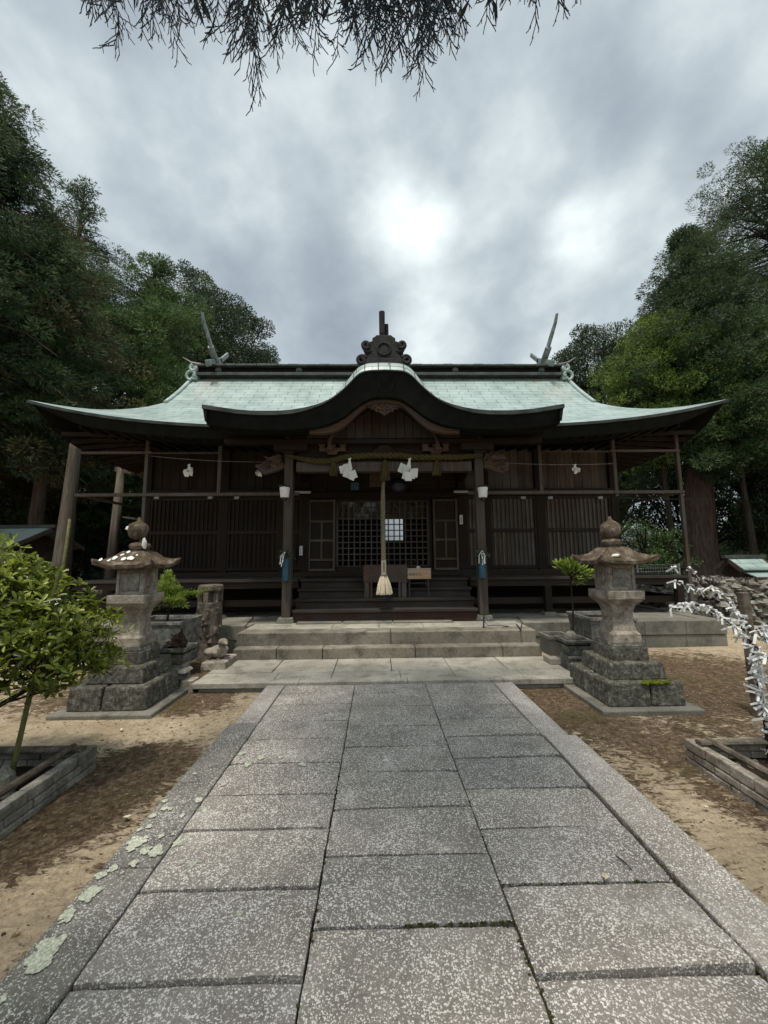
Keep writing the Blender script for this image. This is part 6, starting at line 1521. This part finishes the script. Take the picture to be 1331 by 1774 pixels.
# small conifers in the pots
def fronds(name, cx, cy, base, tips_, mat, label, cat, seed, leafL=.03, dens=90, stem='bark_dark', parent=None, hub=None):
    t = thing(name, base, label, cat); rng = np.random.default_rng(seed); m = MB(); C, D = [], []
    if hub is not None: m.tube([base, (np.array(base) + np.array(hub)) / 2 + np.array([.015, 0, 0]), hub], [.016, .012, .009], 7)
    for (ox, oy_, oz_, ln) in tips_:
        a = np.array(base if hub is None else hub) + np.array([0, 0, rng.uniform(-.08, .04)]) * (hub is not None); b = np.array([cx + ox, cy + oy_, oz_]); mid = (a + b) / 2 + np.array([0, 0, .02]); m.tube([a, mid, b], [.010, .007, .003], 5, False)
        k = int(ln * dens * 9)
        d = (b - a) / np.linalg.norm(b - a)
        for _ in range(k):
            s = rng.random(); p = mid + (b - mid) * (.0 + 1.05 * s) if s > .2 else mid + rng.normal(size=3) * .02
            side = rng.normal(size=3); side[2] *= .4; side /= np.linalg.norm(side); w = ln * .5 * (1 - .6 * s) * rng.random()
            C.append(p + side * w); D.append(d * .7 + side * .8 + np.array([0, 0, .1]))
    m.build('stem', stem, t); n = len(C); leaf_mesh('foliage', mat, C, D, np.tile([0, 0, 1.0], (n, 1)) + rng.normal(size=(n, 3)) * .5, leafL * rng.uniform(.6, 1.4, n), leafL * .35, t); return t
fronds('potted_conifer', -2.97, 5.6, (-2.97, 5.65, .62), [(0, 0, 1.32, .2), (.04, 0, 1.22, .26), (-.12, 0, 1.12, .24), (.15, -.05, 1.1, .26), (-.2, -.05, 1.0, .22), (-.28, 0, .86, .2), (.3, -.1, 1.0, .2), (.42, -.12, 1.03, .16), (-.1, -.15, .98, .24), (.1, -.15, .95, .26), (-.25, -.15, .74, .18), (.36, -.2, .86, .16), (.05, 0, 1.05, .3), (.52, -.15, 1.02, .16), (.62, -.15, 1.06, .12), (.3, -.2, .95, .26), (-.15, -.1, 1.12, .26), (0, -.1, 1.16, .3), (.2, -.1, .88, .26), (-.05, 0, 1.25, .22)], 'leaf_fern', 'feathery yellow green conifer growing in the large left planter', 'potted conifer', 3, dens=230, hub=(-2.95, 5.62, .92))
fronds('potted_sapling', 2.60, 5.27, (2.60, 5.27, .36), [(.03, 0, 1.40, .22), (-.06, 0, 1.35, .2), (.1, 0, 1.30, .2), (.25, -.02, 1.22, .16), (-.12, 0, 1.38, .18), (.2, 0, 1.30, .18), (.02, 0, 1.30, .22), (.3, -.03, 1.27, .12), (.17, .0, 1.13, .1)], 'leaf_fern', 'thin stemmed sapling with a light green needle tuft in the right footed pot', 'sapling', 4, dens=60, leafL=.075, hub=(2.62, 5.27, 1.22))
for (v, a, sd_) in FOL:
    rng = np.random.default_rng(sd_ + 50); C, D = [], []
    for k in range(90):
        u = rng.normal(size=3); u[2] = abs(u[2]) * 1.1; u /= np.linalg.norm(u); C.append(np.array(a) + u * rng.uniform(.03, .16)); D.append(u + rng.normal(size=3) * .4)
    n = len(C); leaf_mesh('sprigs', 'leaf_sakaki', C, D, rng.normal(size=(n, 3)) + np.array([0, -1, .6]), .055, .024, v, shape='ob')

# twigs covered with knotted paper slips at the right
TW = thing('twig_frame', (2.88, 3.02, GZ), 'bare leaning stem with arching twigs, all tied with white paper slips', 'bare shrub')
m = MB()
def P3(px, py, Y): return at(px, py, Y)
branches = [([(2.90, 3.02, GZ - .1), P3(1331, 1290, 3.0), P3(1324, 1235, 3.0), P3(1313, 1180, 3.0), P3(1309, 1140, 3.0), P3(1300, 1110, 3.05)], .016),
            ([P3(1300, 1110, 3.05), P3(1270, 1085, 3.1), P3(1250, 1068, 3.15), P3(1225, 1052, 3.2), P3(1200, 1046, 3.3), P3(1180, 1046, 3.35), P3(1163, 1055, 3.4)], .008),
            ([P3(1302, 1095, 3.1), P3(1275, 1060, 3.2), P3(1255, 1035, 3.25), P3(1235, 1018, 3.3), P3(1222, 1010, 3.35)], .007),
            ([P3(1300, 1105, 3.05), P3(1320, 1085, 3.0), P3(1345, 1075, 2.95)], .009),
            ([P3(1255, 1035, 3.3), P3(1225, 1005, 3.4), P3(1190, 985, 3.5), P3(1150, 977, 3.6)], .005),
            ([P3(1250, 1060, 3.25), P3(1215, 1025, 3.35), P3(1180, 1010, 3.45), P3(1160, 1003, 3.5)], .005),
            ([P3(1309, 1120, 3.0), P3(1330, 1140, 2.95), P3(1350, 1150, 2.9)], .008), ([P3(1310, 1090, 3.0), P3(1330, 1110, 2.98), P3(1345, 1125, 2.95)], .008)]
for pts, r in branches: m.tube(pts, [r * (1 - .45 * i / len(pts)) for i in range(len(pts))], 6)
m.build('twigs', 'bark_dark', TW)
slips = []; rg = random.Random(6)
for v in range(6):
    m = MB(); w = .0135
    paper_strip(m, [(-.012, -.012, 0), (0, -.018, .012), (.014, 0, .01), (.006, .014, -.004), (-.01, .004, -.012)], w, (.2, -.4, 1)); 
    d1 = Vector((rg.uniform(-.9, -.2), rg.uniform(-.4, .1), rg.uniform(-1, -.35))).normalized(); d2 = Vector((rg.uniform(.1, .9), rg.uniform(-.4, .1), rg.uniform(-1, -.2))).normalized()
    L1, L2 = rg.uniform(.05, .09), rg.uniform(.04, .08)
    paper_strip(m, [(0, -.01, 0), d1 * L1 * .5 + Vector((0, -.01, .004)), d1 * L1], w * 1.1, (.1, -1, .3)); paper_strip(m, [(0, -.012, 0), d2 * L2 * .5, d2 * L2 + Vector((.006, -.008, -.006))], w * 1.1, (-.2, -1, .2))
    m.ball((0, -.012, 0), .011, 6, (1.1, .8, .9), .5, v); slips.append(m)
protos = []
def place_slips(pts, n, s0, s1, lab, first=True, jit=.012):
    P = [Vector(p) for p in pts]; Ls = [0]
    for a, b in zip(P, P[1:]): Ls.append(Ls[-1] + (b - a).length)
    for k in range(n):
        s = Ls[-1] * (s0 + (s1 - s0) * (k + rg.random() * .7) / n); i = min(len(P) - 2, int(np.searchsorted(Ls, s, 'right')) - 1); p = P[i].lerp(P[i + 1], (s - Ls[i]) / (Ls[i + 1] - Ls[i]))
        v = rg.randrange(6)
        if len(protos) <= v or protos[v] is None:
            while len(protos) <= v: protos.append(None)
            o = slips[v].build('paper_slip', 'white_paper'); protos[v] = o
        else: o = protos[v].copy(); col.objects.link(o)
        o.location = p + Vector((rg.gauss(0, jit * .4), rg.gauss(0, jit * .4) - .006, rg.gauss(0, jit * .3))); o.rotation_euler = (rg.uniform(-.7, .7), rg.uniform(-.8, .8), rg.uniform(-1.5, 1.5)); sc = rg.uniform(.65, 1.25); o.scale = (sc, sc, sc)
        tag(o, lab, 'paper slip', 'white paper slips tied to the twigs')
for n_, s0, s1, i_, lab in ((12, .50, .62, 0, 'lower part of the dense column on the leaning stem'), (14, .62, .78, 0, 'middle part of the dense column on the leaning stem'), (14, .78, .97, 0, 'top part of the dense column under the fork'), (2, .22, .34, 0, 'leaning stem just above the brick bed'), (3, .36, .47, 0, 'leaning stem below the dense column'),
        (8, .05, .38, 1, 'inner third of the longest arching twig'), (7, .38, .68, 1, 'middle of the longest arching twig'), (8, .70, .99, 1, 'drooping outer end of the longest arching twig'), (8, .1, .5, 2, 'inner half of the second arching twig'), (8, .52, .95, 2, 'outer half of the second arching twig'),
        (10, .05, .9, 3, 'stub where all the twigs fork'), (4, .35, .97, 4, 'thin topmost twig'), (6, .45, .98, 5, 'thin twig just under the topmost one'), (8, .1, .9, 6, 'stub below the fork'), (7, .05, .9, 7, 'short side twig beside the fork')):
    place_slips(branches[i_][0], n_, s0, s1, 'white paper slip tied to the ' + lab)

rngc = random.Random(91); m = MB()
for k in range(2200):
    x = rngc.choice((rngc.uniform(-3.4, -1.4), rngc.uniform(1.7, 5.2))); y = rngc.uniform(1.2, 6.4)
    if abs(x + 2.77) < .55 and abs(y - 4.58) < .55 or abs(x - 2.73) < .55 and abs(y - 4.48) < .55 or (y > 4.7 and abs(x - .13) < 2.35): continue
    if mnoise.noise(Vector((x * 1.3, y * 1.3, 9))) + rngc.uniform(-.3, .3) < .12: continue
    r = rngc.uniform(.003, .009); m.ball((x, y, gz(x, y) + r * .2), r, 5, (rngc.uniform(.8, 2.0), rngc.uniform(.6, 1.2), .55), .5, k)
tag(m.build('soil_crumbs', 'crumb'), kind='stuff')
# litter: leaf bits and twigs on the sand
rng = np.random.default_rng(33); n = 26000
xl_ = rng.uniform(-7, 8, n); yl_ = rng.uniform(.8, 9, n)
dens = np.where((xl_ > 1.75) | (xl_ < -1.4), 1, 0).astype(bool)
keep = dens & ~((yl_ > 4.75) & (yl_ < 6.8) & (np.abs(xl_ - .15) < 2.4)) & (yl_ < np.where(np.abs(xl_ - .13) < 5.9, 6.7, 9)) & (np.sin(xl_ * 1.9) + np.sin(yl_ * 2.3 + xl_) + rng.normal(size=n) * .8 > -.2)
xl_, yl_ = xl_[keep], yl_[keep]; n = len(xl_)
C = np.stack([xl_, yl_, np.array([gz(a, b) for a, b in zip(xl_, yl_)]) + .006], 1); D = rng.normal(size=(n, 3)); D[:, 2] *= .15
sz = rng.uniform(.008, .034, n)
o = leaf_mesh('leaf_litter', 'leaf_dry', C, D, np.tile([0, 0, 1.0], (n, 1)) + rng.normal(size=(n, 3)) * .3, sz, sz * .4); tag(o, kind='stuff')
for px, py, z, s, lab in ((1048, 1516, .004, .05, 'pale curled dead leaf on the right column of paving slabs'), (228, 1415, GZ + .01, .045, 'pale dead leaf on the sand left of the kerb'), (1228, 1400, GZ + .01, .04, 'pale dead leaf on the sand right of the kerb'), (210, 1267, GZ + .01, .04, 'pale dead leaf on the sand in front of the left lantern'), (1163, 1188 - 12, GZ + .01, .035, 'white scrap on the mossy ground right of the right lantern')):
    c = az(px, py, z); m = MB(); pts = []
    a0 = px * .1
    rows = [[Vector((c.x, c.y, z + .002)) + Vector((cos(a0) * s * t + sin(a0) * w_ * s * .28 * math.sin(pi * (.08 + .84 * t)), sin(a0) * s * t - cos(a0) * w_ * s * .28 * math.sin(pi * (.08 + .84 * t)), .008 * w_ * w_ + .01 * t * t)) for w_ in (-1, 0, 1)] for t in np.linspace(0, 1, 7)]
    m.slab([[q + Vector((0, 0, .0015)) for q in r] for r in rows], rows); tag(m.build('dead_leaf', 'hemp'), lab, 'leaf')
for (x0, y0, x1, y1, lab) in ((1068, 1483, 1095, 1508, 'short dark twig on the right column of paving slabs'), (1245, 1395, 1275, 1410, 'short dark twig on the sand right of the kerb')):
    zt2 = .008 if x0 < 1100 else GZ + .02; a, b = az(x0, y0, zt2), az(x1, y1, zt2); m = MB(); m.tube([a, a.lerp(b, .5) + Vector((.004, 0, .004)), b], [.003, .0035, .002], 5); tag(m.build('fallen_twig', 'bark_dark'), lab, 'twig')
